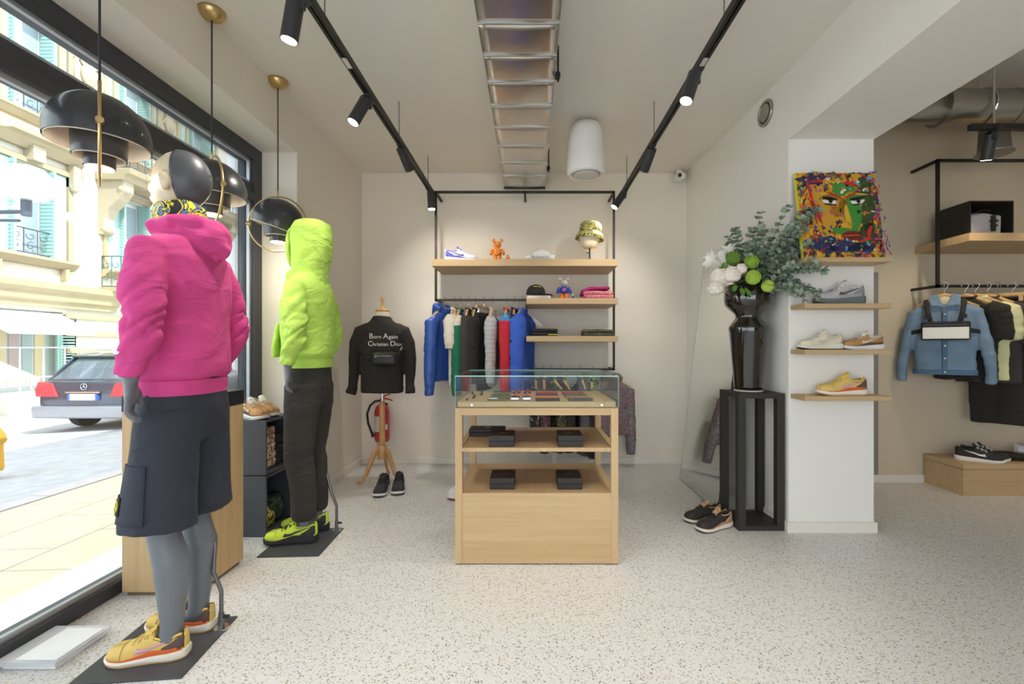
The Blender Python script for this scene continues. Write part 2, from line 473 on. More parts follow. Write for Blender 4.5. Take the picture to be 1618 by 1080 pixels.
# local coordinates: x out of the wall (+x toward the shop), y along the street, z up
cols_y = [5.3, 8.1, 10.92, 13.75, 16.45]
W2 = 0.46           # half width of an opening
floors = [(3.36, 5.52), (6.75, 9.15), (10.2, 12.3)]
YF0, YF1 = 2.0, 18.0
w = MB().box(-1.2, -0.32, YF0, YF1, -0.4, 14.0)
for i in range(len(cols_y) + 1):                          # piers between openings
    a = YF0 if i == 0 else cols_y[i - 1] + W2
    b = YF1 if i == len(cols_y) else cols_y[i] - W2
    w.box(-0.32, 0, a, b, 2.75, 14.0)
for c in cols_y:
    zz = [2.75] + [z for f in floors for z in f] + [14.0]
    for k in range(0, len(zz), 2): w.box(-0.32, 0, c - W2, c + W2, zz[k], zz[k + 1])
w.box(-0.32, 0, YF0, 9.55, 0.05, 2.75).box(-0.32, 0, 11.7, YF1, 0.05, 2.75).box(-0.32, 0, 9.55, 11.7, 2.05, 2.75)
obj('wall', w, STONE, bl)
obj('plinth', MB().box(-0.32, 0.05, YF0, 9.55, -0.36, 0.25).box(-0.32, 0.05, 11.7, YF1, -0.36, 0.25), M('brick_plinth', 'a57b6b', 0.85), bl)
for z in (0.55, 1.0, 1.45, 1.9):
    obj('stone_course', MB().box(0, 0.06, 11.75, YF1, z, z + 0.13), STONE2, bl)
    obj('stone_course', MB().box(0, 0.06, YF0, 9.5, z, z + 0.13), STONE2, bl)
obj('cornice', MB().prism([(0, 2.15), (0.10, 2.15), (0.12, 2.28), (0.2, 2.32), (0.22, 2.48), (0.34, 2.58), (0.36, 2.72), (0, 2.78)], YF0, 13.1, 'XZ').xf(Matrix.Identity(4)), STONE2, bl)
obj('frieze', MB().box(0, 0.16, YF0, 13.0, 2.34, 2.44), PAT('frieze_pattern', [(0, 'd9b9a8'), (0.5, 'efe6d6')], 30), bl)
obj('upper_cornice', MB().prism([(0, 9.7), (0.15, 9.75), (0.2, 9.9), (0.35, 9.95), (0.35, 10.05), (0, 10.1)], YF0, YF1, 'XZ'), STONE2, bl)
def win_unit(c, z0, z1, first):
    wn = obj('window', MB().box(-0.30, -0.24, c - W2, c + W2, z0, z1), FRM, bl)
    for s in (-1, 1):
        obj('pane', MB().box(-0.245, -0.235, c + (s - 1) * W2 / 2 + 0.06, c + (s + 1) * W2 / 2 - 0.06, z0 + 0.12, z1 - 0.1), PANE, wn)
    for s in (-1, 1):                                      # folded open against the reveal
        y = c + s * (W2 - 0.02)
        sh = obj('shutter', MB().box(-0.20, 0.16, y - 0.02, y + 0.02, z0, z1), SHUT, bl)
        sl = MB()
        k = z0 + 0.08
        while k < z1 - 0.08:
            sl.box(-0.17, 0.13, y - 0.03, y + 0.03, k, k + 0.03); k += 0.09
        q = obj('louvres', sl, SHUT, sh); q['kind'] = 'stuff'
        obj('shutter', MB().box(0.002, 0.035, c + s * W2, c + s * (W2 + 0.36), z0, z1), SHUT, bl)
    obj('surround', MB().box(0, 0.07, c - W2 - 0.52, c - W2 - 0.4, z0 - 0.05, z1 + 0.15).box(0, 0.07, c + W2 + 0.4, c + W2 + 0.52, z0 - 0.05, z1 + 0.15).box(0, 0.08, c - W2 - 0.52, c + W2 + 0.52, z1 + 0.02, z1 + 0.16), STONE2, bl)
    obj('sill', MB().prism([(0, z0 - 0.24), (0.1, z0 - 0.22), (0.2, z0 - 0.1), (0.24, z0 - 0.08), (0.24, z0 - 0.02), (0, z0 - 0.02)], c - W2 - 0.55, c + W2 + 0.55, 'XZ'), STONE2, bl)
    if first:
        obj('window_hood', MB().prism([(0, 5.85), (0.12, 5.85), (0.3, 6.05), (0.42, 6.1), (0.42, 6.2), (0, 6.25)], c - 1.15, c + 1.15, 'XZ'), STONE2, bl)
        for s in (-1, 1):
            obj('hood_bracket', MB().box(0, 0.2, c + s * 0.95 - 0.09, c + s * 0.95 + 0.09, 5.3, 5.85).ell((0.12, c + s * 0.95, 5.3), (0.1, 0.1, 0.14)), REL, bl)
        obj('keystone', MB().box(0, 0.25, c - 0.14, c + 0.14, 5.6, 5.95), REL, bl)
        for s in (-1, 1):
            obj('sill_bracket', MB().box(0, 0.16, c + s * 0.75 - 0.05, c + s * 0.75 + 0.05, z0 - 0.5, z0 - 0.22), STONE2, bl)
def ironwork(y0, y1, z0, z1, x):
    g = MB()
    for z in (z0, z1): g.tube([(x, y0, z), (x, y1, z)], 0.018, 6)
    n = max(2, int((y1 - y0) / 0.24)); dy = (y1 - y0) / n; h = z1 - z0
    for i in range(n + 1): g.tube([(x, y0 + i * dy, z0), (x, y0 + i * dy, z1)], 0.012, 5)
    for i in range(n):
        c = y0 + (i + 0.5) * dy
        for k in (0.28, 0.72):
            zc = z0 + k * h; r = min(dy * 0.42, h * 0.2)
            pts = [(x, c + r * (1 - 0.16 * t) * math.cos(t * 1.1 + k * 4), zc + r * (1 - 0.16 * t) * math.sin(t * 1.1 + k * 4)) for t in [q * 0.5 for q in range(11)]]
            g.tube(pts, 0.011, 4)
    return g
for ci, c in enumerate(cols_y):
    for fi, (z0, z1) in enumerate(floors):
        win_unit(c, z0, z1, fi == 0 and ci != 3)
        if not (fi == 0 and ci == 3):
            obj('railing', ironwork(c - W2, c + W2, z0 + 0.05, z0 + 0.62, 0.03), IRON, bl)
# big stone balcony with consoles over the fourth column
obj('balcony_slab', MB().prism([(0, 5.78), (0.75, 5.78), (0.82, 5.9), (0.95, 5.95), (1.0, 6.1), (0, 6.1)], 12.55, 17.7, 'XZ'), STONE2, bl, bevel=0.01)
rr = obj('railing', ironwork(12.6, 17.65, 6.14, 6.95, 0.94), IRON, bl)
obj('railing', ironwork(0.05, 0.92, 6.14, 6.95, 0.0).xf(Matrix.Translation((0, 12.6, 0)) @ Matrix.Rotation(-PI / 2, 4, 'Z')), IRON, bl)
for yc in (12.8, 14.7, 15.5, 17.4):
    prof = [(0, 4.3), (0.12, 4.3), (0.2, 4.5), (0.16, 4.75), (0.28, 5.0), (0.55, 5.25), (0.72, 5.5), (0.72, 5.78), (0, 5.78)]
    obj('console', MB().prism(prof, yc - 0.16, yc + 0.16, 'XZ').ell((0.62, yc, 5.55), (0.14, 0.2, 0.14)).ell((0.14, yc, 4.45), (0.12, 0.19, 0.14)), REL, bl)
# small iron balcony lower down
obj('railing', ironwork(12.75, 14.75, 2.86, 3.7, 0.55), IRON, bl)
obj('railing', ironwork(0.02, 0.55, 2.86, 3.7, 0.0).xf(Matrix.Translation((0, 12.75, 0)) @ Matrix.Rotation(-PI / 2, 4, 'Z')), IRON, bl)
obj('balcony_slab', MB().box(0, 0.6, 12.7, 14.8, 2.72, 2.84), STONE2, bl)
# plaster reliefs between the upper windows
for (a, b) in ((6.2, 7.2), (9.0, 10.0), (11.85, 12.85), (14.65, 15.6)):
    r = MB(); yc = (a + b) / 2
    r.tube([(0.03, yc + 0.38 * math.cos(t), 8.5 + 0.62 * math.sin(t)) for t in [2 * PI * k / 20 for k in range(20)]], 0.06, 6, closed=True)
    random.seed(int(a * 10))
    for k in range(9):
        cy, cz = yc + random.uniform(-0.42, 0.42), 8.4 + random.uniform(-0.75, 0.75)
        rad = random.uniform(0.1, 0.22)
        r.tube([(0.03, cy + rad * (1 - 0.09 * t) * math.cos(t), cz + rad * (1 - 0.09 * t) * math.sin(t)) for t in [q * 0.6 for q in range(12)]], 0.03, 5)
    r.ell((0.04, yc, 8.5), (0.09, 0.22, 0.3))
    obj('relief', r, REL, bl, smooth=True)
    obj('pilaster', MB().box(0, 0.08, a - 0.32, a - 0.2, 6.6, 9.6).box(0, 0.08, b + 0.2, b + 0.32, 6.6, 9.6), STONE2, bl)
# ground floor doorway
obj('door', MB().box(-0.28, -0.2, 9.55, 11.7, 0.1, 2.05), M('door_blue', 'bcc7c7', 0.6), bl)
for k in range(6):
    obj('curtain', MB().box(-0.2, -0.18, 9.8 + k * 0.28, 10.02 + k * 0.28, 0.35, 1.95), M('curtain_%d' % (k % 3), ['b3a3a0', '9fb0b0', 'cfc09a'][k % 3], 0.8), bl)
for y in (9.6, 11.62):
    sh = obj('shutter', MB().box(-0.05, 0.0, y - 0.05, y + 0.42, 0.15, 2.0), SHUT, bl)
    sl = MB()
    for k in range(24): sl.box(-0.01, 0.02, y, y + 0.37, 0.2 + k * 0.075, 0.235 + k * 0.075)
    q = obj('louvres', sl, SHUT, sh); q['kind'] = 'stuff'
ds = MB()
for y in (9.5, 9.9, 10.4, 10.9, 11.4, 11.8): ds.tube([(0.35, y, -0.36), (0.35, y, 1.15)], 0.02, 6)
for z in (0.45, 1.15): ds.tube([(0.35, 9.5, z), (0.35, 11.8, z)], 0.018, 6)
obj('street_rail', ds, M('rail_pale', 'd9dfe2', 0.5), bl)
obj('door_step', MB().box(-0.2, 0.35, 9.4, 11.8, -0.36, 0.1), STONE, bl)
obj('awning', MB().prism([(0, 2.0), (0.9, 1.55), (0.9, 1.45), (0, 1.9)], 9.7, 11.6, 'XZ'), M('awning_white', 'f0efec', 0.8), bl)
# plain block beyond the corner
b2 = thing('corner_building', 'plain pale building beyond the street corner', 'building', (FX - 0.6, 0, 0))
obj('wall', MB().box(-6, 0, 21.5, 42, -0.6, 15), M('pale_render', 'dfe3e6', 0.85), b2)
for y in (24, 28, 32):
    for z in (3.4, 6.8):
        f = obj('window', MB().box(0, 0.06, y - 0.6, y + 0.6, z, z + 2.1), FRM, b2); obj('pane', MB().box(0.05, 0.075, y - 0.5, y + 0.5, z + 0.1, z + 2.0), PANE, f)
# striped awning at the left, yellow cloth on the kerb
aw = thing('striped_awning', 'white awning with navy and orange stripes beside the far doorway', 'awning', (-10.9, 9.05, 0.3))
obj('canopy', MB().prism([(-0.5, 0.55), (0.35, 0.2), (0.35, 0.05), (-0.5, 0.4)], -0.6, 0.75, 'XZ'), PAT('awning_stripes', [(0, 'f2f2f2'), (0.45, '3d4a78'), (0.55, 'f2f2f2'), (0.66, 'd97a52'), (0.85, 'f2f2f2')], 1.5, 'wave', axis='Y'), aw)
obj('post', MB().cyl((0.28, -0.5, 0.1), (0.28, -0.5, -0.83), 0.02).cyl((0.28, 0.65, 0.1), (0.28, 0.65, -0.83), 0.02), FRM, aw)
yc = thing('draped_sign', 'mustard yellow cloth draped over a low post at the roadside', 'cloth', (-5.62, 4.72, gz(-5.62)))
obj('post', MB().cyl((0, 0, 0), (0, 0, 0.62), 0.03), FRM, yc)
fuse('cloth', MB().tube([(0, 0, 0.72), (0, 0, 0.5), (0, 0, 0.18)], [0.05, 0.11, 0.12], 12).tube([(0, 0, 0.66), (0.12, -0.02, 0.56), (0.2, -0.05, 0.5)], [0.06, 0.06, 0.05], 10), M('mustard_cloth', 'd9a53c', 0.85), yc, 0.015, 3)
# street lamp with globe on a bracket
sl = thing('street_lamp', 'white globe street lamp on a grey iron bracket', 'street lamp', (-10.6, 6.6, -0.36))
lp = Vector((3.3, 0, 3.86))
obj('pole', MB().cyl((0, 0, 0), (0, 0, 4.3), 0.07, 0.05), IRON, sl)
obj('bracket', MB().tube([(0.0, 0, 3.46), (1.6, 0, 3.46), (3.35, 0, 3.48)], 0.03, 8).tube([(0, 0, 2.8), (1.2, 0, 3.15), (2.6, 0, 3.36), (3.2, 0, 3.35)], 0.022, 8).cyl((3.3, 0, 3.42), (3.3, 0, 3.66), 0.06), IRON, sl)
g = MB().lathe([(0.10, -0.22), (0.24, -0.17), (0.33, -0.02), (0.31, 0.12), (0.2, 0.24), (0.05, 0.29)], 28, tuple(lp))
obj('globe', g, SHEER('globe_glass', 'f2f4f4', 0.55), sl, smooth=True)
obj('lamp_holder', MB().cyl(lp - Vector((0, 0, 0.2)), lp + Vector((0, 0, 0.05)), 0.07), M('lamp_white', 'e4e6e6', 0.4), sl)

# ------------------------------------------------------------------ parked car
CARP = M('car_paint', '4a5163', 0.18, 0.5, coat=1.0)
car = thing('car', 'dark grey-blue estate car parked on the far side of the road', 'car', (-7.92, 8.1, gz(-7.92)))
def sect(y, zb, zt, wb, wm, wt, zm, k=0.2):
    r = min(0.06, (zt - zb) * .3)
    return [(-wb, y, zb), (wb, y, zb), (wm, y, zb + k), (wm, y, zm), (wt, y, zt - r), (wt - 0.12, y, zt), (-wt + 0.12, y, zt), (-wt, y, zt - r), (-wm, y, zm), (-wm, y, zb + k)]
body = MB().loft([sect(0.0, 0.34, 0.92, 0.72, 0.8, 0.74, 0.72), sect(0.08, 0.26, 0.96, 0.8, 0.87, 0.80, 0.80), sect(0.5, 0.2, 1.0, 0.82, 0.9, 0.82, 0.86), sect(1.6, 0.2, 0.98, 0.82, 0.9, 0.84, 0.86),
                  sect(3.0, 0.2, 0.95, 0.82, 0.89, 0.84, 0.84), sect(3.2, 0.2, 0.92, 0.82, 0.88, 0.82, 0.82), sect(4.2, 0.24, 0.74, 0.78, 0.84, 0.76, 0.66), sect(4.45, 0.32, 0.6, 0.68, 0.74, 0.66, 0.55)])
obj('body', body, CARP, car, smooth=True, bevel=0.02, auto=0.7)
cab = MB().loft([sect(0.10, 0.93, 0.98, 0.74, 0.76, 0.74, 0.95, 0.01), sect(0.45, 0.93, 1.38, 0.72, 0.76, 0.60, 1.0, 0.01), sect(0.75, 0.93, 1.43, 0.72, 0.76, 0.60, 1.0, 0.01), sect(1.9, 0.93, 1.45, 0.74, 0.78, 0.62, 1.0, 0.01), sect(2.4, 0.93, 1.38, 0.74, 0.78, 0.62, 1.0, 0.01), sect(3.15, 0.88, 0.93, 0.72, 0.76, 0.72, 0.9, 0.01)])
CARG = M('car_glass', '5c6670', 0.05, coat=1.0)
obj('cabin_glass', cab, CARG, car, smooth=True, auto=0.5)
obj('roof', MB().loft([ring_pts((0, 0), 0.60, 0.02, 0, 8)] , True) if False else MB().prism([(0.36, 1.385), (0.75, 1.44), (1.9, 1.46), (2.35, 1.40), (2.35, 1.37), (1.9, 1.43), (0.75, 1.41), (0.36, 1.355)], -0.60, 0.60, 'YZ'), CARP, car, bevel=0.012)
for s in (-1, 1):
    obj('pillar', MB().add([(s * 0.745, 0.08, 0.95), (s * 0.765, 0.2, 0.95), (s * 0.61, 0.52, 1.40), (s * 0.59, 0.40, 1.38), (s * 0.70, 0.08, 0.95), (s * 0.72, 0.2, 0.95), (s * 0.56, 0.52, 1.40), (s * 0.54, 0.40, 1.38)],
        [(0, 1, 2, 3), (7, 6, 5, 4), (0, 4, 5, 1), (1, 5, 6, 2), (2, 6, 7, 3), (3, 7, 4, 0)]), CARP, car)
    obj('roof_rail', MB().tube([(s * 0.56, 0.6, 1.45), (s * 0.56, 0.75, 1.49), (s * 0.57, 2.1, 1.5), (s * 0.57, 2.3, 1.45)], 0.014, 6), CHROME, car)
    obj('tail_light', MB().prism([(s * 0.46, 0.66), (s * 0.84, 0.66), (s * 0.86, 0.78), (s * 0.80, 0.93), (s * 0.56, 0.90)], -0.03, 0.12, 'XZ'), M('tail_red', 'b33a44', 0.2, coat=1.0), car, bevel=0.008)
    for y in (0.85, 3.55):
        wh = obj('wheel', MB().tube([(s * 0.70, y, 0.31), (s * 0.88, y, 0.31)], 0.31, 24), M('tyre', '3b3b3d', 0.8), car, bevel=0.02)
        obj('rim', MB().tube([(s * 0.86, y, 0.31), (s * 0.895, y, 0.31)], 0.2, 20), M('alloy', 'b8bbc0', 0.3, 0.8), wh)
obj('bumper', MB().prism([(-0.88, 0.28), (0.88, 0.28), (0.90, 0.5), (-0.90, 0.5)], -0.07, 0.15, 'XZ'), M('bumper_silver', '9297a3', 0.3, 0.4, coat=1.0), car, bevel=0.03)
obj('plate', MB().box(-0.26, 0.26, -0.045, 0.03, 0.60, 0.71), M('plate_white', 'e8e8e6', 0.4), car, bevel=0.004)
obj('plate_band', MB().box(-0.265, -0.225, -0.047, 0.0, 0.60, 0.71).box(0.225, 0.265, -0.047, 0.0, 0.60, 0.71), M('plate_blue', '4a63b0', 0.4), car)
obj('handle_strip', MB().box(-0.30, 0.30, -0.05, 0.03, 0.725, 0.755), CHROME, car, bevel=0.004)
em = MB().tube([(0.055 * math.cos(t), -0.02, 0.84 + 0.055 * math.sin(t)) for t in [2 * PI * k / 18 for k in range(18)]], 0.006, 6, closed=True)
for k in range(3):
    a = PI / 2 + k * 2 * PI / 3; em.tube([(0, -0.02, 0.84), (0.055 * math.cos(a), -0.02, 0.84 + 0.055 * math.sin(a))], [0.008, 0.002], 6)
obj('emblem', em, CHROME, car)
obj('exhaust', MB().box(0.3, 0.5, -0.06, 0.1, 0.30, 0.36), CHROME, car)
# ================================================================== CEILING FITTINGS
# galvanised duct
duct = thing('air_duct', 'galvanised rectangular air duct hung under the ceiling', 'air duct', (-0.056, 0, 2.705))
DUCTM = M('galvanised', 'c9c8c6', 0.26, 1.0, var=0.06, vs_=5, bump=0.12, bs=5)
DUCTM2 = M('galvanised_far', 'd2d1cd', 0.38, 1.0, var=0.04, vs_=4, bump=0.08, bs=4)
segs = [-2.9, -1.6, -0.4, 0.6, 1.2, 1.62, 1.92, 2.18, 2.42, 2.66, 2.92, 3.2, 3.5, 3.82, 4.12, 4.42]
for i, (a, b) in enumerate(zip(segs, segs[1:])):
    def fn(u, v, a=a, b=b, i=i):
        x = -0.195 + 0.39 * u
        z = -0.006 * math.sin(PI * v) * math.sin(PI * u) * (0.4 + ((i * 37) % 10) / 10.0) + 0.0015 * math.sin(u * 7 + i)
        return (x, a + (b - a) * v, z)
    m = MB().grid(fn, 8, 6)
    pn = obj('duct_panel', m, DUCTM if i < 10 else DUCTM2, duct, smooth=True, solid=0.002)
    obj('seam', MB().box(-0.196, 0.196, b - 0.003, b + 0.003, -0.003, 0.003), DUCTM2, pn)
obj('duct_side', MB().box(-0.197, -0.19, -2.9, 4.42, 0.0, 0.183), DUCTM2, duct)
obj('duct_side', MB().box(0.19, 0.197, -2.9, 4.42, 0.0, 0.183), DUCTM2, duct)
obj('end_cap', MB().box(-0.2, 0.2, 4.41, 4.43, -0.01, 0.18), BLACKM, duct)
for y in (2.62, 3.98):
    obj('clamp', MB().box(0.197, 0.225, y - 0.015, y + 0.015, 0.0, 0.03).cyl((0.215, y, -0.02), (0.215, y, 0.185), 0.006, n=8).cyl((0.215, y - 0.02, 0.012), (0.215, y + 0.02, 0.012), 0.014, n=8), BLACKM, duct)

sp = thing('ceiling_speaker', 'white barrel-shaped speaker hanging from the ceiling', 'speaker', (0.425, 3.48, 2.46))
PLW = M('speaker_plastic', 'e9e7e2', 0.4)
obj('housing', MB().lathe([(0.05, 0.40), (0.10, 0.39), (0.125, 0.34), (0.138, 0.22), (0.146, 0.08), (0.145, 0.03), (0.13, 0.005), (0.11, 0.012), (0.105, 0.02)], 40), PLW, sp, smooth=True)
obj('grille', MB().lathe([(0.105, 0.012), (0.08, 0.004), (0.02, 0.002)], 32), M('speaker_grille', 'dcd8cf', 0.6, bump=0.4, bs=400), sp, smooth=True)
obj('suspension_rod', MB().cyl((0, 0, 0.39), (0, 0, 0.43), 0.006, n=8), CHROME, sp)

# track lights
SPOTB = M('spot_black', '2f2f33', 0.45)
SPOTL = EMIT('spot_lens', 'fff4dd', 14.0)
def track(x, label, y0=-2.6, y1=4.3, rods=()):
    t = thing('light_track', label, 'light track', (x, 0, 2.61), group='ceiling light tracks')
    obj('rail', MB().box(-0.019, -0.010, y0, y1, -0.018, 0.018).box(0.010, 0.019, y0, y1, -0.018, 0.018).box(-0.010, 0.010, y0, y1, 0.004, 0.018).box(-0.010, -0.004, y0, y1, -0.018, -0.012).box(0.004, 0.010, y0, y1, -0.018, -0.012), BLACKM, t)
    obj('end_cap', MB().box(-0.02, 0.02, y1 - 0.008, y1 + 0.006, -0.019, 0.019), SPOTB, t)
    for y in rods: obj('suspension_rod', MB().cyl((0, y, 0.018), (0, y, CEIL - 2.61), 0.0035, n=8), M('rod_grey', '86847f', 0.4, 0.8), t)
    obj('connector', MB().box(-0.012, 0.012, 2.26, 2.34, -0.021, -0.016), M('connector_white', 'cfcac2', 0.5), t)
    return t
track(-0.925, 'black lighting track hung over the mannequin side', rods=(0.6, 2.05, 3.21, 4.12))
track(0.872, 'black lighting track hung on the side of the round wall vent', rods=(0.6, 2.05, 3.21, 4.12))
def spot(x, y, d, label, lit=True, w=None, z=2.592, ang=1.5, group='track spotlights', L=0.165, col=(1.0, 0.93, 0.83)):
    d = Vector(d).normalized()
    s = thing('track_spotlight', label, 'spotlight', (x, y, z), group=group)
    obj('adapter', MB().box(-0.016, 0.016, -0.05, 0.05, -0.012, 0.0).cyl((0, 0, -0.012), (0, 0, -0.062), 0.013, n=12), SPOTB, s)
    c = Vector((0, 0, -0.062))
    p0 = c - d * 0.035; p1 = c + d * (L - 0.035)
    q = d.to_track_quat('-Z', 'Y')
    off = q @ Vector((0, 0.036, 0))
    p0 += off; p1 += off
    bd = obj('body', MB().tube([p0, p1], 0.034, 24), SPOTB, s, smooth=True, auto=0.6)
    obj('lens', MB().tube([p1 - d * 0.004, p1 + d * 0.0015], 0.029, 20), SPOTL, bd)
    if lit:
        l = bpy.data.lights.new('spot_light', 'SPOT'); l.energy = w or SPOT_W; l.spot_size = ang; l.spot_blend = 0.8; l.shadow_soft_size = 0.03
        l.color = col
        lo = bpy.data.objects.new('spot_light', l); COL.objects.link(lo); lo.parent = s
        lo.location = p1 + d * 0.01; lo.rotation_euler = q.to_euler()
    return s
XT1, XT2 = -0.925, 0.872
spot(XT1, 0.95, (0.5, 0.2, -1), 'black track spotlight behind the shop counter line, aimed inward')
spot(XT1, 1.85, (-0.18, 0.02, -1), 'black track spotlight above the pink hoodie mannequin')
spot(XT1, 2.62, (-0.42, -0.25, -1), 'black track spotlight tilted toward the neon hoodie mannequin')
spot(XT1, 3.26, (0.25, 0.95, -0.85), 'black track spotlight tilted toward the back wall clothes rail')
spot(XT1, 4.14, (0.06, -0.05, -1), 'black track spotlight pointing down at the end of the mannequin-side track')
spot(XT2, 0.95, (-0.4, 0.3, -1), 'black track spotlight aimed toward the display table')
spot(XT2, 1.62, (0.02, -0.02, -1), 'black track spotlight aimed at the pillar painting')
spot(XT2, 2.37, (-0.35, -0.15, -1), 'black track spotlight slanted toward the display table')
spot(XT2, 3.26, (-0.22, 0.85, -0.9), 'black track spotlight hanging steeply down beside the ceiling speaker')
spot(XT2, 4.20, (-0.6, -0.1, -0.9), 'black track spotlight slanted at the end of the vent-side track')

# brass and black pendant lamps
SHADE = M('shade_black', '2c2e33', 0.32, coat=0.3)
SHIN = M('shade_inside', 'e9e0d0', 0.5)
def shell(prof, n=36):      # outer skin black, inner skin white
    outer = prof; inner = [(max(r - 0.004, 0.001), z - 0.003) for r, z in reversed(prof)]
    m = MB()
    m.mat(0).lathe(outer, n, cap=False); m.mat(1).lathe(inner, n, cap=False)
    m.mat(0)
    return m
def pendant(y, label, ring_rz, tilt, x=-1.64):
    zc = 1.958
    p = thing('pendant_lamp', label, 'pendant lamp', (x, y, zc), group='pendant lamps along the window')
    H = CEIL - zc
    obj('canopy', MB().lathe([(0.062, H), (0.062, H - 0.012), (0.05, H - 0.035), (0.02, H - 0.05), (0.006, H - 0.052)], 28), BRASS, p, smooth=True)
    obj('cord', MB().cyl((0, 0, 0.20), (0, 0, H - 0.04), 0.004, n=8), M('cord_black', '2a2a2e', 0.6), p)
    rg = obj('ring', MB().tube([(0.178 * math.cos(t), 0, 0.178 * math.sin(t)) for t in [2 * PI * k / 48 for k in range(48)]], 0.0055, 8, closed=True).cyl((0, 0, 0.172), (0, 0, 0.215), 0.006, n=10), BRASS, p, smooth=True, rot=(0, 0, ring_rz))
    for s_ in (-1, 1): obj('pivot', MB().cyl((s_ * 0.165, 0, 0), (s_ * 0.192, 0, 0), 0.012, n=14), BRASS, p, rot=(0, 0, ring_rz))
    R = 0.157
    dome = [(R * math.cos(a), 0.16 * math.sin(a)) for a in [k * (PI / 2) / 12 for k in range(13)]]
    d = obj('dome_shade', shell([(R - 0.002, -0.03)] + dome[:-1] + [(0.012, 0.16)]), [SHADE, SHIN], p, smooth=True, rot=(tilt[0], tilt[1], 0))
    obj('inner_shade', shell([(0.080, -0.080), (0.083, -0.02), (0.083, 0.06), (0.06, 0.12)]), [SHADE, SHIN], p, smooth=True)
    obj('core_shade', shell([(0.047, -0.115), (0.048, -0.03), (0.045, 0.05)]), [SHADE, SHIN], p, smooth=True)
    obj('bulb', MB().ell((0, 0, -0.06), (0.032, 0.032, 0.04)), EMIT('pendant_bulb', 'fff0d8', 12.0), p, smooth=True)
    l = bpy.data.lights.new('lamp_light', 'POINT'); l.energy = 3.5; l.shadow_soft_size = 0.04; l.color = (1, 0.9, 0.75)
    lo = bpy.data.objects.new('lamp_light', l); COL.objects.link(lo); lo.parent = p; lo.location = (0, 0, -0.125)
pendant(1.735, 'black dome pendant lamp with brass ring seen edge-on, canopy out of sight', math.atan2(1.735, -1.64), (0, 0))
pendant(2.346, 'black dome pendant lamp hanging behind the bald mannequin head', math.atan2(2.346, -1.64) + 0.25, (0, 0))
pendant(2.96, 'black dome pendant lamp with open brass ring above the neon hoodie', 0.12, (0.0, 0.32))

vt = thing('wall_vent', 'round brushed steel vent high on the white dividing wall', 'vent', (1.607, 3.11, 2.755), rz=0.039)
RINGM = M('brushed_steel', 'a9a6a0', 0.3, 0.9)
obj('rim', MB().tube([(-0.004, 0.078 * math.cos(t), 0.078 * math.sin(t)) for t in [2 * PI * k / 32 for k in range(32)]], 0.011, 8, closed=True), RINGM, vt, smooth=True)
obj('disc', MB().tube([(0.003, 0, 0), (-0.012, 0, 0)], 0.058, 28), RINGM, vt)
obj('gap_ring', MB().tube([(0.006, 0, 0), (-0.001, 0, 0)], 0.076, 28), M('vent_shadow', '55524d', 0.8), vt)
dc = thing('security_camera', 'small white dome security camera in the back corner', 'camera', (1.46, 4.41, 2.82))
obj('housing', MB().tube([(0, 0.12, 0.01), (0, 0.03, 0.0)], 0.05, 20).ell((0, 0.02, 0), (0.055, 0.05, 0.048)), M('cam_white', 'e6e3dd', 0.4), dc, smooth=True, auto=0.8)
obj('lens', MB().ell((-0.02, -0.025, -0.006), (0.02, 0.012, 0.02)), M('cam_lens', '1c1c1e', 0.1), dc, smooth=True)
obj('ceiling_mount', MB().cyl((0, 0.06, 0.03), (0, 0.06, 0.07), 0.03), M('cam_white', 'e6e3dd', 0.4), dc)

# ================================================================== BACK SHELVING
fr = thing('wall_rack', 'slim black metal wall rack holding the back shelves and rails', 'rack', (0, 0, 0))
YF = 4.27; XA, XM, XB = -0.885, -0.036, 0.782; r_ = 0.010
ZT, ZR, ZB = 2.61, 1.60, 0.952
def bar(a, b, name='bar'):
    a, b = Vector(a), Vector(b)
    lo = Vector([min(p, q) - r_ for p, q in zip(a, b)]); hi = Vector([max(p, q) + r_ for p, q in zip(a, b)])
    return obj(name, MB().box(lo.x, hi.x, lo.y, hi.y, lo.z, hi.z), BLACKM, fr)
bar((XA, YF, ZT), (XB, YF, ZT), 'top_bar')
bar((XA, YF, ZR), (XA, YF, ZT), 'upright'); bar((XB, YF, ZB), (XB, YF, ZT), 'upright')
bar((XA, YF, ZR), (XM, YF, ZR), 'hanging_rail'); bar((XM, YF, ZB), (XM, YF, ZR), 'upright'); bar((XM, YF, ZB), (XB, YF, ZB), 'hanging_rail')
for x in (XA, -0.05, XB): bar((x, YF, ZT), (x, YB - 0.012, ZT), 'wall_bracket')
for x, z in ((XA, ZR), (XB, ZB), (XM, ZB)): bar((x, YF, z), (x, YB - 0.012, z), 'wall_bracket')
def shelf(x0, x1, y0, y1, zt, th, label, group='oak shelves on the black wall rack', name='shelf'):
    cx, cy = (x0 + x1) / 2, y1
    s = thing(name, label, 'shelf', (cx, cy, zt - th), group=group)
    obj('board', MB().box(x0 - cx, x1 - cx, y0 - cy, 0, 0.0, th), OAK_X, s, bevel=0.0015)
    obj('edge_band', MB().box(x0 - cx, x1 - cx, y0 - cy - 0.0015, y0 - cy, 0.001, th - 0.001), OAK_X, s)
    return s
shelf(-0.878, 0.775, 4.05, YB, 1.942, 0.062, 'long thick oak shelf at the top of the black wall rack')
shelf(XM, 0.775, 4.03, YB, 1.593, 0.052, 'short oak shelf holding the black cap and pink folded clothes')
shelf(XM, 0.775, 4.03, YB, 1.258, 0.05, 'short oak shelf holding the black and camouflage folded clothes')

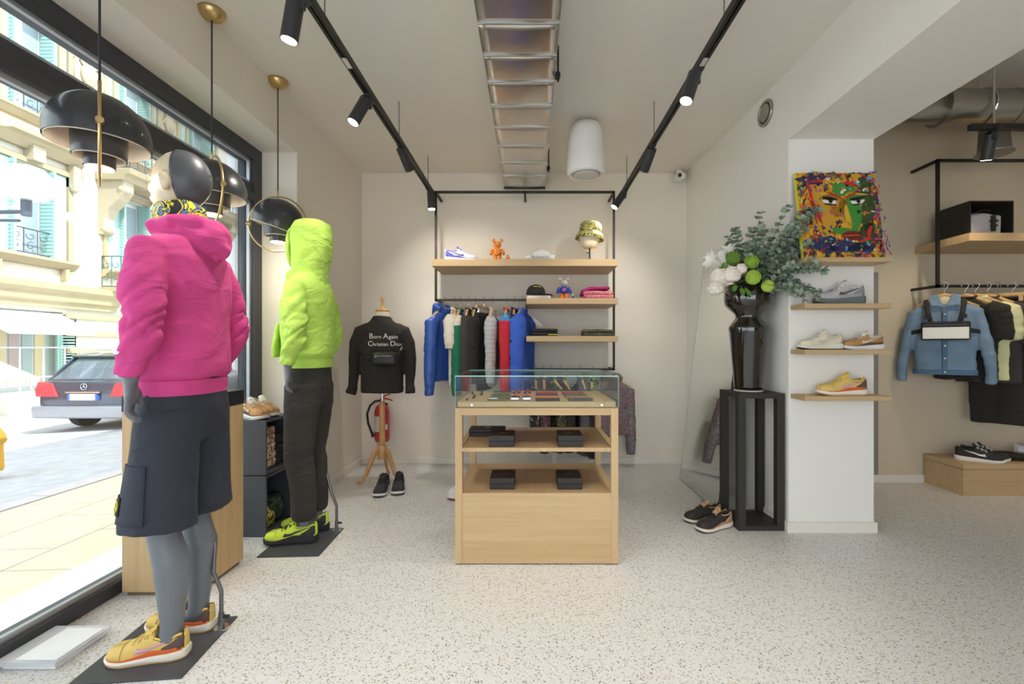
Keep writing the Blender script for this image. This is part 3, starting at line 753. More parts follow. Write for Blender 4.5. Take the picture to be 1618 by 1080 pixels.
# ================================================================== DISPLAY TABLE
TX0, TX1, TY0, TY1 = -0.401, 0.469, 2.428, 3.06
tb = thing('display_table', 'oak display table with glass case top and open shelves', 'table', ((TX0 + TX1) / 2, (TY0 + TY1) / 2, 0))
hw, hd = (TX1 - TX0) / 2, (TY1 - TY0) / 2; pw = 0.038
for sx in (-1, 1):
    for sy in (-1, 1):
        x0 = sx * hw; y0 = sy * hd
        obj('post', MB().box(min(x0, x0 - sx * pw), max(x0, x0 - sx * pw), min(y0, y0 - sy * pw), max(y0, y0 - sy * pw), 0.006, 0.83), OAK_Z, tb, bevel=0.001)
obj('base_panel', MB().box(-hw + pw, hw - pw, -hd + 0.002, -hd + 0.02, 0.006, 0.375), OAK_X, tb, bevel=0.001)
obj('base_panel', MB().box(-hw + pw, hw - pw, hd - 0.02, hd - 0.002, 0.006, 0.375), OAK_X, tb, bevel=0.001)
for sx in (-1, 1): obj('base_panel', MB().box(sx * hw - sx * 0.002, sx * hw - sx * 0.02, -hd + pw, hd - pw, 0.006, 0.375), OAK_Y, tb, bevel=0.001)
obj('shelf_board', MB().box(-hw + 0.004, hw - 0.004, -hd + 0.004, hd - 0.004, 0.375, 0.381), OAK_Y, tb)
obj('shelf_board', MB().box(-hw + pw, hw - pw, -hd + 0.003, hd - 0.003, 0.602, 0.622), OAK_Y, tb, bevel=0.001)
for sx in (-1, 1):
    for z0 in (0.602, ): obj('side_rail', MB().box(sx * hw - sx * 0.003, sx * hw - sx * (pw - 0.002), -hd + pw, hd - pw, z0, z0 + 0.022), OAK_Y, tb)
obj('top_frame', MB().box(-hw, hw, -hd, hd, 0.83, 0.835).box(-hw + pw, hw - pw, -hd, -hd + pw, 0.797, 0.83).box(-hw + pw, hw - pw, hd - pw, hd, 0.797, 0.83).box(-hw, -hw + pw, -hd + pw, hd - pw, 0.797, 0.83).box(hw - pw, hw, -hd + pw, hd - pw, 0.797, 0.83), OAK_X, tb, bevel=0.001)
obj('tray', MB().box(-hw + 0.012, hw - 0.012, -hd + 0.012, hd - 0.012, 0.838, 0.866), OAK_X, tb, bevel=0.001)
obj('tray_rim', MB().box(hw - 0.06, hw - 0.012, -hd + 0.02, hd - 0.02, 0.866, 0.868), OAK_Y, tb)
TG = GLASS('case_glass', 'fafdfc', 0.55); TGE = M('glass_edge', '5fa08f', 0.15, coat=1.0)
g0, g1, gt = 0.838, 1.008, 0.005
case = obj('glass_lid', MB().box(-hw, hw, -hd, hd, g1 - gt, g1), TG, tb)
for y in (-hd, hd - gt): obj('glass_side', MB().box(-hw, hw, y, y + gt, g0, g1 - gt), TG, tb)
for x in (-hw, hw - gt): obj('glass_side', MB().box(x, x + gt, -hd + gt, hd - gt, g0, g1 - gt), TG, tb)
e = 0.0022
ed = MB()
for y in (-hd, hd): ed.box(-hw, hw, y - e / 2, y + e / 2, g1 - 0.006, g1 + 0.0005)
for x in (-hw, hw): ed.box(x - e / 2, x + e / 2, -hd, hd, g1 - 0.005, g1 + 0.0005)
for x in (-hw, hw):
    for y in (-hd, hd): ed.box(x - e / 2, x + e / 2, y - e / 2, y + e / 2, g0, g1 - 0.005)
obj('glass_edge', ed, TGE, tb)
for x in (-hw + 0.09, hw - 0.09):
    obj('standoff', MB().cyl((x, -hd - 0.008, 0.852), (x, -hd + 0.014, 0.852), 0.006, n=14), CHROME, tb)
# goods in the glass case
tcx, tcy = (TX0 + TX1) / 2, (TY0 + TY1) / 2
ZC = 0.866
def pen(x, y, c, k):
    p = thing('pen', '%s pen lying in the glass case' % k, 'pen', (x, y, ZC), group='pens in the glass case')
    obj('barrel', MB().tube([(-0.055, 0, 0.006), (0.045, 0, 0.006), (0.065, 0, 0.006)], [0.006, 0.006, 0.002], 10), c, p, smooth=True)
    obj('clip', MB().box(-0.05, 0.0, -0.0015, 0.0015, 0.012, 0.0135), CHROME, p)
PN = [M('pen_olive', '6a6443', 0.5), M('pen_green', '4e5a45', 0.5), M('pen_brass', '8a7a4a', 0.35, 0.7), M('pen_dark', '36352f', 0.5)]
for k, (y, c, nm) in enumerate(((2.50, PN[0], 'olive'), (2.545, PN[3], 'dark grey'), (2.61, PN[2], 'brass-coloured'), (2.68, PN[1], 'dark green'), (2.76, PN[0], 'thin olive'), (2.85, PN[2], 'slim golden'), (2.93, PN[3], 'slim black'))):
    pen(-0.18, y, c, nm)
EYE = M('stud_dark', '3a342c', 0.4)
for k, (x, y) in enumerate(((-0.35, 2.52), (-0.325, 2.60), (-0.33, 2.70), (-0.30, 2.78), (-0.36, 2.84), (-0.31, 2.92))):
    o = thing('cufflink', 'small dark stud on the tray near the %s pen' % ('olive', 'dark grey', 'brass-coloured', 'dark green', 'thin olive', 'slim golden')[k], 'cufflink', (x, y, ZC), group='studs in the glass case')
    obj('stud', MB().lathe([(0.003, 0.0), (0.008, 0.001), (0.008, 0.006), (0.004, 0.009)], 12), EYE, o, smooth=True)
    obj('bar', MB().box(-0.006, 0.006, -0.002, 0.002, 0.009, 0.012), EYE, o)
STR = [('black', M('strap_black', '2b2b2b', 0.6)), ('orange', M('strap_orange', 'd9782e', 0.6)), ('navy', M('strap_navy', '2e3550', 0.6)), ('red', M('strap_red', 'b5382f', 0.6)), ('teal', M('strap_teal', '2f5a52', 0.6)), ('tan', M('strap_tan', 'a9713e', 0.6)), ('grey', M('strap_grey', '45474c', 0.6))]
def roll(x, y, ci):
    n, m = STR[ci]
    o = thing('watch_strap', '%s coiled strap in the row beside the %s' % (n, 'pens' if x < -.05 else 'leather cases'), 'strap', (x, y, ZC), group='coiled straps in the glass case')
    obj('coil', MB().tube([(0, 0.017 * math.cos(t) * (1 - t * 0.03), 0.018 + 0.016 * math.sin(t) * (1 - t * 0.03)) for t in [k * 0.5 for k in range(26)]], [(0.016, 0.0022)] * 26 if False else 0.0035, 6).box(-0.022, 0.022, -0.018, 0.018, 0.0, 0.024), m, o, bevel=0.004)
    obj('buckle', MB().box(-0.02, 0.02, -0.021, -0.018, 0.006, 0.016), CHROME, o)
for x in (-0.085, -0.020):
    for k, ci in enumerate((0, 1, 2, 3)): roll(x + (0.004 if k % 2 else 0), 2.52 + k * 0.105, (ci if x < -0.05 else (6, 1, 2, 3)[k]))
def case_(x, y, ci, w=0.135):
    n, m = STR[ci]
    o = thing('card_case', '%s slim leather case in the row beside the %s' % (n, 'coiled straps' if x < .2 else 'tray rim'), 'case', (x, y, ZC), group='leather cases in the glass display')
    obj('cover', MB().box(-w / 2, w / 2, -0.03, 0.03, 0.0, 0.012), m, o, bevel=0.004)
    obj('flap', MB().box(-w / 2 + 0.004, w / 2 - 0.004, -0.028, 0.004, 0.012, 0.0145), m, o, bevel=0.001)
for k, ci in enumerate((0, 1, 2, 3)): case_(0.095 + k * 0.002, 2.51 + k * 0.115, ci)
for k, ci in enumerate((6, 5, 4, 3)): case_(0.275 - k * 0.004, 2.51 + k * 0.115, ci)
# black gift boxes on the table shelves
BXM = M('box_black', '26211f', 0.55); REDM = M('logo_red', 'a0363a', 0.6); LG = M('logo_grey', '6f6a66', 0.5)
def giftbox(x, y, z, w, d, h, label, lm):
    b = thing('gift_box', label, 'box', (x, y, z), group='black boxes on the display table')
    obj('base', MB().box(-w / 2, w / 2, -d / 2, d / 2, 0, h * 0.48), BXM, b, bevel=0.002)
    ld = obj('lid', MB().box(-w / 2, w / 2, -d / 2, d / 2, h * 0.54, h).box(-w / 2 + 0.003, w / 2 - 0.003, -d / 2 + 0.003, d / 2 - 0.003, h * 0.46, h * 0.56), BXM, b, bevel=0.002)
    obj('logo', MB().box(-0.018, 0.018, -0.004, 0.004, h, h + 0.0008).prism([(-0.008, 0.008), (0.008, 0.008), (0, 0.018)], h, h + 0.0008, 'XY'), lm, ld)
giftbox(-0.155, 2.535, 0.622, 0.135, 0.17, 0.062, 'black gift box with red logo on the upper table shelf', REDM)
giftbox(0.217, 2.535, 0.622, 0.135, 0.17, 0.062, 'black gift box with grey logo on the upper table shelf', LG)
giftbox(-0.262, 2.80, 0.622, 0.215, 0.12, 0.045, 'long flat black box at the back of the upper table shelf', M('logo_white', 'd0ccc6', 0.5))
giftbox(-0.155, 2.58, 0.381, 0.135, 0.18, 0.062, 'black gift box with red logo on the lower table shelf', REDM)
giftbox(0.217, 2.58, 0.381, 0.135, 0.18, 0.062, 'black gift box with grey logo on the lower table shelf', LG)
# ================================================================== SHOES
_W = [(0, .016), (.05, .030), (.18, .037), (.38, .036), (.55, .042), (.75, .049), (.88, .044), (.96, .030), (1, .012)]
_H = [(0, .068), (.04, .090), (.16, .076), (.30, .078), (.40, .096), (.50, .083), (.62, .067), (.75, .055), (.88, .047), (.96, .033), (1, .012)]
def sneaker(name, label, cat, cols, loc, rz, group=None, parent=None, L=0.29, mark=True, chunky=1.0, open_=True, kind='runner'):
    """cols: sole, mid, upper, heel, guard, mark, lace, lining"""
    C = lambda k: M('shoe_' + cols[k], cols[k], 0.75, bump=0.08, bs=250)
    if parent is None: t = thing(name, label, cat, loc, rz, group)
    else:
        t = bpy.data.objects.new(name, None); COL.objects.link(t); t.parent = parent; t.location = loc; t.rotation_euler = (0, 0, rz); t.empty_display_size = 0.03
        t['label'] = label
    k = L / 0.29
    zs = lambda u: (0.036 - 0.016 * min(1, u / 0.7)) * chunky + 0.010 * max(0, (u - 0.75) / 0.25) ** 2
    zb = lambda u: 0.012 * max(0, (u - 0.72) / 0.28) ** 2 + 0.003 * max(0, (0.12 - u) / 0.12)
    def up(u, th, off=0.0):
        w = lerp_tab(_W, u) + off; h = lerp_tab(_H, u) + off
        ca, sa = math.cos(th), math.sin(th)
        x = (u * 0.29 - off * 0.0) 
        return Vector((x * k, k * w * math.copysign(abs(ca) ** 0.6, ca), k * (zs(u) - 0.004 + h * max(sa, 0) ** 0.8)))
    N = 18
    us = [0.0, .02, .05, .1, .15, .2, .25, .3, .35, .38, .41, .45, .5, .56, .62, .7, .78, .86, .92, .96, .985, 1.0]
    rings = []
    for u in us:
        ring = []
        for j in range(N + 1):
            th = PI * j / N
            p = up(u, th)
            if open_ and .03 < u < .375 and 0.26 * PI < th < 0.74 * PI:
                p = Vector((p.x, p.y * 0.8, k * (zs(u) + 0.02)))
            ring.append(p)
        rings.append(ring)
    o_up = obj('upper', MB().loft(rings, True, True), C('upper'), t, smooth=True, auto=0.9)
    # soles
    def sole(z0f, z1f, g, n=2):
        rr = []
        for s in range(n + 1):
            f = s / n; ring = []
            for j in range(40):
                a = 2 * PI * j / 40
                u = 0.5 - 0.5 * math.cos(a); u = min(max(u, 0), 1)
                w = lerp_tab(_W, u) * 1.04 + g + 0.004 * math.sin(PI * f)
                x = -0.004 - g * 0.5 + u * (0.298 + g)
                z = z0f(u) * (1 - f) + z1f(u) * f
                ring.append((k * x, k * w * (1 if a < PI else -1) * (1.0 if 0.004 < u < 0.996 else 0.25), k * z))
            rr.append(ring)
        return MB().loft(rr, True)
    ms = obj('midsole', sole(lambda u: zb(u) + 0.006, lambda u: zs(u) + 0.002, 0.003 * chunky), C('mid'), t, smooth=True, auto=0.7)
    obj('outsole', sole(lambda u: zb(u), lambda u: zb(u) + 0.008, 0.0025 * chunky, 1), C('sole'), t, smooth=True, auto=0.7)
    def patch(name, u0, u1, f0, f1, col, off=0.0022, par=None, nu=12, nv=4, sides=(1, -1)):
        m = MB()
        for s in sides:
            def fn(a, b, s=s):
                u = u0 + (u1 - u0) * a
                lo, hi = f0(u), f1(u)
                th = lo + (hi - lo) * b
                p = up(u, th, off); p.y *= s
                return p
            m.grid(fn, nu, nv)
        return obj(name, m, C(col), par or t, smooth=True, solid=0.0012)
    patch('mudguard', 0.03, 0.97, lambda u: 0.01, lambda u: 0.11 + 0.22 * max(0, 0.5 - abs(u - 0.28)), 'guard', 0.0034)
    patch('heel_counter', 0.01, 0.27, lambda u: 0.10, lambda u: 0.75 - 2.0 * max(0, u - 0.04), 'heel')
    patch('toe_cap', 0.76, 0.985, lambda u: 0.05, lambda u: PI / 2, 'upper', 0.0018)
    if open_:
        patch('collar', 0.03, 0.37, lambda u: 0.235 * PI, lambda u: 0.285 * PI, 'lining', 0.003, nu=10, nv=2)
    if mark:
        mk = MB()
        for s in (1, -1):
            pts = [(.30, .34), (.34, .30), (.44, .29), (.56, .36), (.20, .58), (.40, .42), (.345, .42)]
            lowr = [(.36, .30), (.31, .42), (.25, .53), (.17, .64)]; 
            quad = [((.57, .50), (.60, .26)), ((.53, .38), (.55, .22)), ((.46, .33), (.46, .20)), ((.36, .42), (.36, .30)), ((.26, .53), (.26, .44)), ((.16, .64), (.16, .60))]
            vs_ = []
            for a, b in quad:
                for (u, th) in (a, b):
                    p = up(u, th * 1.1, 0.0036); p.y *= s; vs_.append(p)
            mk = MB().add(vs_, [(2 * i, 2 * i + 2, 2 * i + 3, 2 * i + 1) for i in range(len(quad) - 1)])
            obj('side_mark', mk, C('mark'), t, smooth=True, solid=0.001)
    # tongue and laces
    tg = MB().grid(lambda a, b: (k * (0.105 + 0.045 * b), k * (-0.022 + 0.044 * a), k * (zs(.4) + 0.112 - 0.034 * b - 0.012 * (2 * a - 1) ** 2)), 6, 4)
    obj('tongue', tg, C('lining'), t, smooth=True, solid=0.006 * k)
    lc = MB()
    for i in range(6):
        u = 0.42 + i * 0.042
        lc.tube([up(u + 0.012 * (1 if i % 2 else -1) * q, PI / 2 - q * 0.62, 0.004) for q in (-1, -0.5, 0, 0.5, 1)], 0.0024 * k, 6)
    p0 = up(0.41, PI / 2, 0.006)
    for s in (-1, 1):
        lc.tube([p0, p0 + Vector((0.012, s * 0.014, 0.010)) * k, p0 + Vector((0.022, s * 0.030, 0.0)) * k, p0 + Vector((0.010, s * 0.018, -0.004)) * k, p0], 0.002 * k, 6)
    obj('laces', lc, C('lace'), t, smooth=True)
    return t
YEL = dict(sole='c9a06a', mid='ece6d8', upper='dfbf6c', heel='5d4a44', guard='d9622f', mark='d9a5b8', lace='e3c878', lining='e9c55e')
NEON = dict(sole='1e1e1e', mid='26272a', upper='cfe84a', heel='303236', guard='2c2d31', mark='3c3e42', lace='232323', lining='c4dd4a')
BRN = dict(sole='d8d6d6', mid='e6e4e2', upper='b98a58', heel='a77b4c', guard='5b4632', mark='dcd3c3', lace='e8e5de', lining='e3ded4')
BLK = dict(sole='232323', mid='e4e2de', upper='35363a', heel='2a2b2e', guard='4a4b50', mark='5c5d62', lace='222222', lining='2a2a2c')
BLU = dict(sole='dfe0e6', mid='e9e9ec', upper='e4e5ea', heel='3a3f8c', guard='3b4296', mark='3a3f8c', lace='dfe2ea', lining='3e469a')
GRY = dict(sole='4c5454', mid='65706e', upper='b9b6b8', heel='8f8d92', guard='a29fa4', mark='5e5c62', lace='e4e2e2', lining='d8d2c8')
CRM = dict(sole='2c302e', mid='e5e0d2', upper='e3d9c0', heel='ded4bb', guard='dcd2ba', mark='cfc5ad', lace='ece6d6', lining='e6deca')
TAN = dict(sole='2a2624', mid='e8e0d6', upper='34302e', heel='c39c74', guard='b98e68', mark='403a37', lace='1f1d1c', lining='cba37c')
WRD = dict(sole='c43a2e', mid='ece8e4', upper='e8e6e6', heel='d9d5d6', guard='c9c5ca', mark='8d8a92', lace='5c5a62', lining='dcd6d4')
SLP = dict(sole='e6e2dc', mid='ebe7e0', upper='2b2926', heel='26241f', guard='2b2926', mark='e9e6e0', lace='dedad2', lining='242220')

# ================================================================== MANNEQUINS
GREY = M('mannequin_grey', '6e727a', 0.42)
CREAMM = M('mannequin_cream', 'd6c6a8', 0.22, coat=0.5)
PLATE = M('base_plate', '4c4d51', 0.5, 0.3, bump=0.03, bs=60)
def hand(mm, wx, wy, wz, s, fwd=0.0):
    m = MB(); hand0(m, wx, wy, wz, s)
    c = Matrix.Translation((wx, wy, 0)); m.xf(c @ Matrix.Rotation(-s * 1.15, 4, 'Z') @ c.inverted())
    mm.add(m.v, m.f)
def hand0(m, wx, wy, wz, s):
    """relaxed hand hanging below the wrist (wx,wy,wz); s=+1 left, -1 right; palm faces the thigh"""
    m.tube([(wx, wy, wz + 0.05), (wx + 0.004, wy, wz), (wx + 0.010, wy, wz - 0.045), (wx + 0.012, wy, wz - 0.085)], [(0.024, 0.027), (0.021, 0.027), (0.018, 0.040), (0.016, 0.040)], 14)
    for i in range(4):
        fx = wx + 0.038 - i * 0.021; ln = (0.074, 0.082, 0.078, 0.062)[i]
        a = Vector((fx, wy + s * 0.002, wz - 0.082)); b = a + Vector((0.004, s * 0.004, -ln * 0.45))
        c = b + Vector((0.0, -s * ln * 0.16, -ln * 0.28)); d = c + Vector((-0.002, -s * ln * 0.26, -ln * 0.10))
        m.tube([a + Vector((0, 0, 0.02)), a, b, c, d], [0.0095, 0.0098, 0.0092, 0.0085, 0.007], 9)
    a = Vector((wx + 0.030, wy - s * 0.004, wz - 0.030))
    m.tube([a - Vector((0.012, 0, 0)), a + Vector((0.022, -s * 0.006, -0.022)), a + Vector((0.032, -s * 0.012, -0.050)), a + Vector((0.030, -s * 0.016, -0.072))], [0.013, 0.0125, 0.0105, 0.008], 10)
def body_mb(arm=1.0, headtilt=0.0, hz=1.795):
    m = MB()
    R = [(0.90, -0.01, .085, .12), (0.97, -0.012, .085, .14), (1.04, 0, .085, .138), (1.14, .005, .088, .135), (1.26, .005, .10, .155), (1.38, 0, .108, .178), (1.46, -.008, .098, .19), (1.52, -.012, .075, .16), (1.565, -.012, .056, .085)]
    m.loft([ring_pts((c, 0), rx, ry, z, 24, 0.92) for z, c, rx, ry in R])
    m.tube([(-.012, 0, 1.52), (-0.004, 0, 1.60), (0.006, 0, 1.70)], [.058, .053, .055], 18)
    m.ell((0.0, 0, hz + 0.02), (.100, .077, .108), 24, 16); m.ell((0.038, 0, hz - 0.045), (.066, .058, .075), 20, 12)
    m.ell((0.106, 0, hz - 0.015), (.018, .012, .026)); m.ell((0.10, 0, hz - 0.062), (.012, .024, .010)); m.ell((0.094, 0, hz - 0.10), (.016, .024, .018))
    for s in (-1, 1):
        m.ell((0.012, s * .080, hz - 0.012), (.022, .014, .036)); m.ell((0.018, s * .088, hz - 0.004), (.012, .010, .020)); m.ell((0.086, s * 0.032, hz + 0.018), (.016, .022, .010))
        m.tube([(-.01, s * .085, 1.0), (-.005, s * .095, .90), (.002, s * .097, .72), (.012, s * .094, .52), (.004, s * .091, .45), (-.02, s * .088, .36), (-.018, s * .084, .24), (-.016, s * .081, .13), (-.012, s * .080, .075)],
               [.070, .076, .066, .054, .053, .058, .048, .037, .038], 18)
        m.tube([(-.02, s * .080, .08), (.03, s * .081, .058), (.075, s * .083, .046)], [.036, .030, .020], 12)
        m.tube([(-.01, s * .16, 1.49), (-.012, s * .205, 1.465), (-.03, s * .245, 1.34), (-.05, s * .262, 1.23), (-.03, s * .266, 1.15), (0.0, s * .262, 1.06)], [.045, .046, .038, .033, .032, .026], 14)
        hand(m, 0.0, s * .262, 1.055, s)
    return m
def base(t, x0=-0.20, x1=0.16, y0=-0.19, y1=0.16, rod_x=-0.17, rod_y=-0.1, z1=0.3, calf=(-0.07, -0.105)):
    obj('base_plate', MB().box(x0, x1, y0, y1, 0.0, 0.007), PLATE, t, bevel=0.001)
    obj('support_rod', MB().tube([(rod_x, rod_y, 0.012), (rod_x, rod_y, 0.16), (rod_x + 0.03, rod_y, 0.24), (calf[0], calf[1], 0.36)], 0.008, 10).cyl((rod_x, rod_y, 0.007), (rod_x, rod_y, 0.07), 0.011, n=12), M('rod_steel', '77777a', 0.35, 0.8), t, smooth=True, auto=0.7)
    obj('rod_flange', MB().cyl((rod_x, rod_y, 0.007), (rod_x, rod_y, 0.013), 0.028, n=24), CHROME, t)
    obj('rod_screw', MB().cyl((rod_x - 0.005, rod_y, 0.055), (rod_x - 0.03, rod_y, 0.055), 0.007, n=10), BLACKM, t)
def sleeve_fold(p, elbow=1.24, ys=.2):
    a = abs(p.y)
    w = max(0, min(1, (a - ys) / 0.05))
    f = math.exp(-((p.z - elbow) / 0.13) ** 2)
    s = nz(p.x * 9, p.y * 5, p.z * 20 + p.x * 14 + p.y * 8); s2 = nz(p.x * 20 + 5, p.y * 20, p.z * 34 + p.x * 20)
    cr = (1 - min(1, abs(s) * 2.2)) ** 2
    return w * (0.003 - (0.003 + 0.012 * f) * cr + 0.006 * f * s2)
def torso_fold(p, z0, k=1.0):
    s = nz(p.x * 6 + 3, p.y * 5, p.z * 9 + p.y * 6); s2 = nz(p.x * 14, p.y * 12, p.z * 5)
    low = max(0, min(1, (z0 + 0.22 - p.z) / 0.2))
    cr = (1 - min(1, abs(nz(p.x * 4 + 7, p.y * 4.5 + p.z * 5, p.z * 4 - p.y * 5)) * 3)) ** 2
    return k * (0.005 * s + 0.003 * s2 - 0.004 * cr + low * 0.008 * nz(p.y * 4, p.x * 4, p.z * 22 + p.y * 7))
def hoodie_mb(z0, hem=0.03):
    m = MB()
    R = [(z0, -.006, .118, .168), (z0 + .055, -.006, .120, .172), (z0 + .075, -.006, .140, .195), (z0 + .16, -.006, .140, .196), (1.26, 0, .138, .196), (1.40, -.004, .138, .208), (1.49, -.012, .120, .212), (1.555, -.018, .090, .165), (1.595, -.016, .075, .10), (1.62, -.016, .07, .082)]
    m.loft([ring_pts((c, 0), rx, ry, z, 28, 0.88) for z, c, rx, ry in R])
    for s in (-1, 1):
        m.tube([(-.012, s * .12, 1.51), (-.015, s * .200, 1.50), (-.032, s * .252, 1.38), (-.05, s * .276, 1.25), (-.045, s * .280, 1.19), (-.02, s * .275, 1.14), (-.008, s * .270, 1.118)], [.056, .060, .065, .062, .058, .053, .046], 18)
        m.tube([(-.010, s * .275, 1.13), (0.0, s * .268, 1.065)], [.043, .038], 16)
    return m

# ---- front mannequin: pink hoodie, navy shorts
PX, PY = -1.365, 1.785
m1 = thing('mannequin', 'mannequin in pink hoodie, navy shorts and yellow sneakers by the window', 'mannequin', (PX, PY, 0.0), rz=PI + 0.10)
def face_mat(c, n): return 1 if c.z > 1.69 else 0
o = fuse('body', body_mb(), [GREY, CREAMM], m1, 0.0065, 3, matfn=face_mat)
def cap_pt(u, v):      # shell over the back of the skull, rim just behind the ears
    ax = Vector((-1, 0, 0.10)).normalized(); e1 = Vector((0, 1, 0)); e2 = ax.cross(e1)
    ph = 0.02 + 1.50 * v; th = 2 * PI * u
    d = ax * math.cos(ph) + (e1 * math.cos(th) + e2 * math.sin(th)) * math.sin(ph)
    return (d.x * .1035, d.y * .0805, 1.815 + d.z * .112)
obj('skull_cap', MB().loft([[cap_pt(i / 40, j / 16) for i in range(40)] for j in range(17)], cap=False), M('skull_cap', '4b4d52', 0.42), m1, smooth=True, solid=.003)
PINK = FABRIC('pink_fleece', 'd0458a', 0.88, 0.45, 6)
PZ = 0.985
hm = hoodie_mb(PZ)
# hood lying on the back
hm.tube([(0.075, .03, 1.60), (.05, .085, 1.615), (-.03, .105, 1.625), (-.09, .07, 1.63), (-.11, 0, 1.625), (-.09, -.07, 1.63), (-.03, -.105, 1.625), (.05, -.085, 1.615), (.075, -.03, 1.60)], [.022, .026, .028, .034, .038, .034, .028, .026, .022], 14)
hm.ell((-.12, 0, 1.585), (.05, .085, .075), 20, 14); hm.tube([(-.05, .10, 1.60), (-.115, .075, 1.575), (-.15, 0, 1.535), (-.115, -.075, 1.575), (-.05, -.10, 1.60)], [.022, .03, .034, .03, .022], 12)
hd1 = fuse('hoodie', hm, PINK, m1, 0.008, 3, lambda p: sleeve_fold(p) + torso_fold(p, PZ))
obj('hem_band', MB().loft([ring_pts((-.006, 0), rx, ry, z, 40, 0.88) for z, rx, ry in ((PZ - .004, .117, .167), (PZ - .002, .124, .175), (PZ + .052, .128, .180), (PZ + .056, .118, .168))]), PINK, hd1, smooth=True, auto=0.9)
hb = BVHTree.FromPolygons([v.co.copy() for v in hd1.data.vertices], [tuple(q.vertices) for q in hd1.data.polygons])
_d = Vector((-.22, -.975, 0)); _h = hb.ray_cast(Vector((-.012, .275, 1.15)) - _d * .4, _d)[0]
obj('sleeve_badge', MB().tube([_h + _d * .003, _h - _d * .002], 0.014, 16), M('badge_white', 'dedbe6', 0.6), hd1)
SNOOD = PAT('snood_print', [(0, '23252c'), (0.44, 'e8dc3a'), (0.52, '23252c'), (0.58, '5d86b5'), (0.63, '23252c'), (0.68, 'e8dc3a')], 17, dist=2.2)
obj('neck_gaiter', MB().loft([[(x + 0.004, y, z + 0.02 * math.sin(3 * a + 1) * 0.3) for (x, y, z), a in zip(ring_pts((0.0, 0), rx, ry, zz, 36), [2 * PI * k / 36 for k in range(36)])] for zz, rx, ry in ((1.60, .082, .08), (1.625, .092, .09), (1.665, .090, .086), (1.70, .086, .08), (1.715, .078, .072))]), SNOOD, m1, smooth=True)
NAVY = FABRIC('navy_cotton', '2b2f3b', 0.8, 0.5, 7)
sm = MB().loft([ring_pts((-.008, 0), rx, ry, z, 26, 0.9) for z, rx, ry in ((1.05, .115, .165), (1.0, .118, .172), (0.92, .122, .182), (0.84, .112, .18), (0.80, .09, .15))])
for s in (-1, 1):
    sm.tube([(-.008, s * .085, .92), (-.006, s * .098, .80), (0, s * .108, .65), (.004, s * .116, .50)], [(.105), (.105), (.112), (.118)], 22)
sh = fuse('shorts', sm, NAVY, m1, 0.008, 3, lambda p: 0.006 * nz(p.x * 9, p.y * 9, p.z * 2.5) + 0.004 * nz(p.x * 16, p.y * 16, p.z * 6) + (0.004 * nz(p.x * 30, p.y * 30, 1) if p.z < 0.53 else 0))
PKM = M('navy_pocket', '2f3340', 0.85)
shb = BVHTree.FromPolygons([v.co.copy() for v in sh.data.vertices], [tuple(q.vertices) for q in sh.data.polygons])
def onleg(u, z, off, s=1):      # outer side of the left leg of the shorts
    d = Vector((math.sin(u), math.cos(u), 0)); c = Vector((0.002, .105, z))
    h = shb.ray_cast(c + d * .4, -d)
    return tuple((h[0] if h[0] else c + d * .12) + d * off)
obj('cargo_pocket', MB().grid(lambda a, b: onleg(-0.15 + 1.25 * a, 0.545 + 0.20 * b, 0.003), 12, 8), PKM, sh, smooth=True, solid=0.005)
bd = obj('compass_patch', MB().grid(lambda a, b: onleg(0.62 + 0.55 * a, 0.575 + 0.062 * b, 0.008), 8, 4), M('patch_black', '23242a', 0.8), sh, smooth=True, solid=0.004)
cp = MB()
cp.tube([onleg(0.86 + 0.20 * math.cos(t), 0.607 + 0.022 * math.sin(t), 0.012) for t in [2 * PI * k / 20 for k in range(20)]], 0.0022, 6, closed=True)
for a in (0.4, 0.4 + PI / 2, 0.4 + PI, 0.4 + 1.5 * PI): cp.tube([onleg(0.86, 0.607, 0.012), onleg(0.86 + 0.2 * math.cos(a), 0.607 + 0.022 * math.sin(a), 0.012)], 0.0022, 5)
obj('compass_emblem', cp, M('emblem_yellow', 'd6c744', 0.6), bd)
sneaker('sneaker', 'yellow and orange sneaker on the left foot', '', YEL, (-.07, .080, .007), 0.06, parent=m1, L=.262)
sneaker('sneaker', 'yellow and orange sneaker on the right foot', '', YEL, (-.07, -.080, .007), -0.10, parent=m1, L=.262)
base(m1, -.125, .24, -.16, .205, rod_x=-.105, rod_y=-.075, calf=(-.075, -.088))

# ---- second mannequin: neon hoodie up, black trousers
m2 = thing('mannequin', 'mannequin in neon yellow hooded sweatshirt and black trousers', 'mannequin', (-1.36, 2.79, 0.0), rz=PI + 0.05)
fuse('body', body_mb(), [GREY, CREAMM], m2, 0.0075, 3)
NEONM = FABRIC('neon_fleece', 'b4da5e', 0.85, 0.6, 8)
hz0 = 1.04
hm = hoodie_mb(hz0)
hm.loft([ring_pts((c, 0), rx, ry, z, 28, .85) for z, c, rx, ry in ((1.50, -.012, .10, .13), (1.57, -.012, .100, .105), (1.62, -.014, .102, .10), (1.70, -.018, .112, .106), (1.80, -.020, .122, .112), (1.88, -.022, .118, .108), (1.92, -.024, .098, .09), (1.935, -.024, .06, .06))])
hm.tube([(.05, s_, 1.58) for s_ in (-.09, -.03, .03, .09)], .05, 12)
hd2 = fuse('hoodie', hm, NEONM, m2, 0.0085, 3, lambda p: sleeve_fold(p) * 1.1 + torso_fold(p, hz0, 0.9) + (0.009 * nz(p.x * 12, p.y * 14, p.z * 7) if p.z > 1.6 else 0))
obj('hem_band', MB().loft([ring_pts((-.006, 0), rx, ry, z, 40, 0.88) for z, rx, ry in ((hz0 - .004, .116, .166), (hz0 - .002, .123, .174), (hz0 + .05, .127, .179), (hz0 + .054, .117, .167))]), NEONM, hd2, smooth=True, auto=0.9)
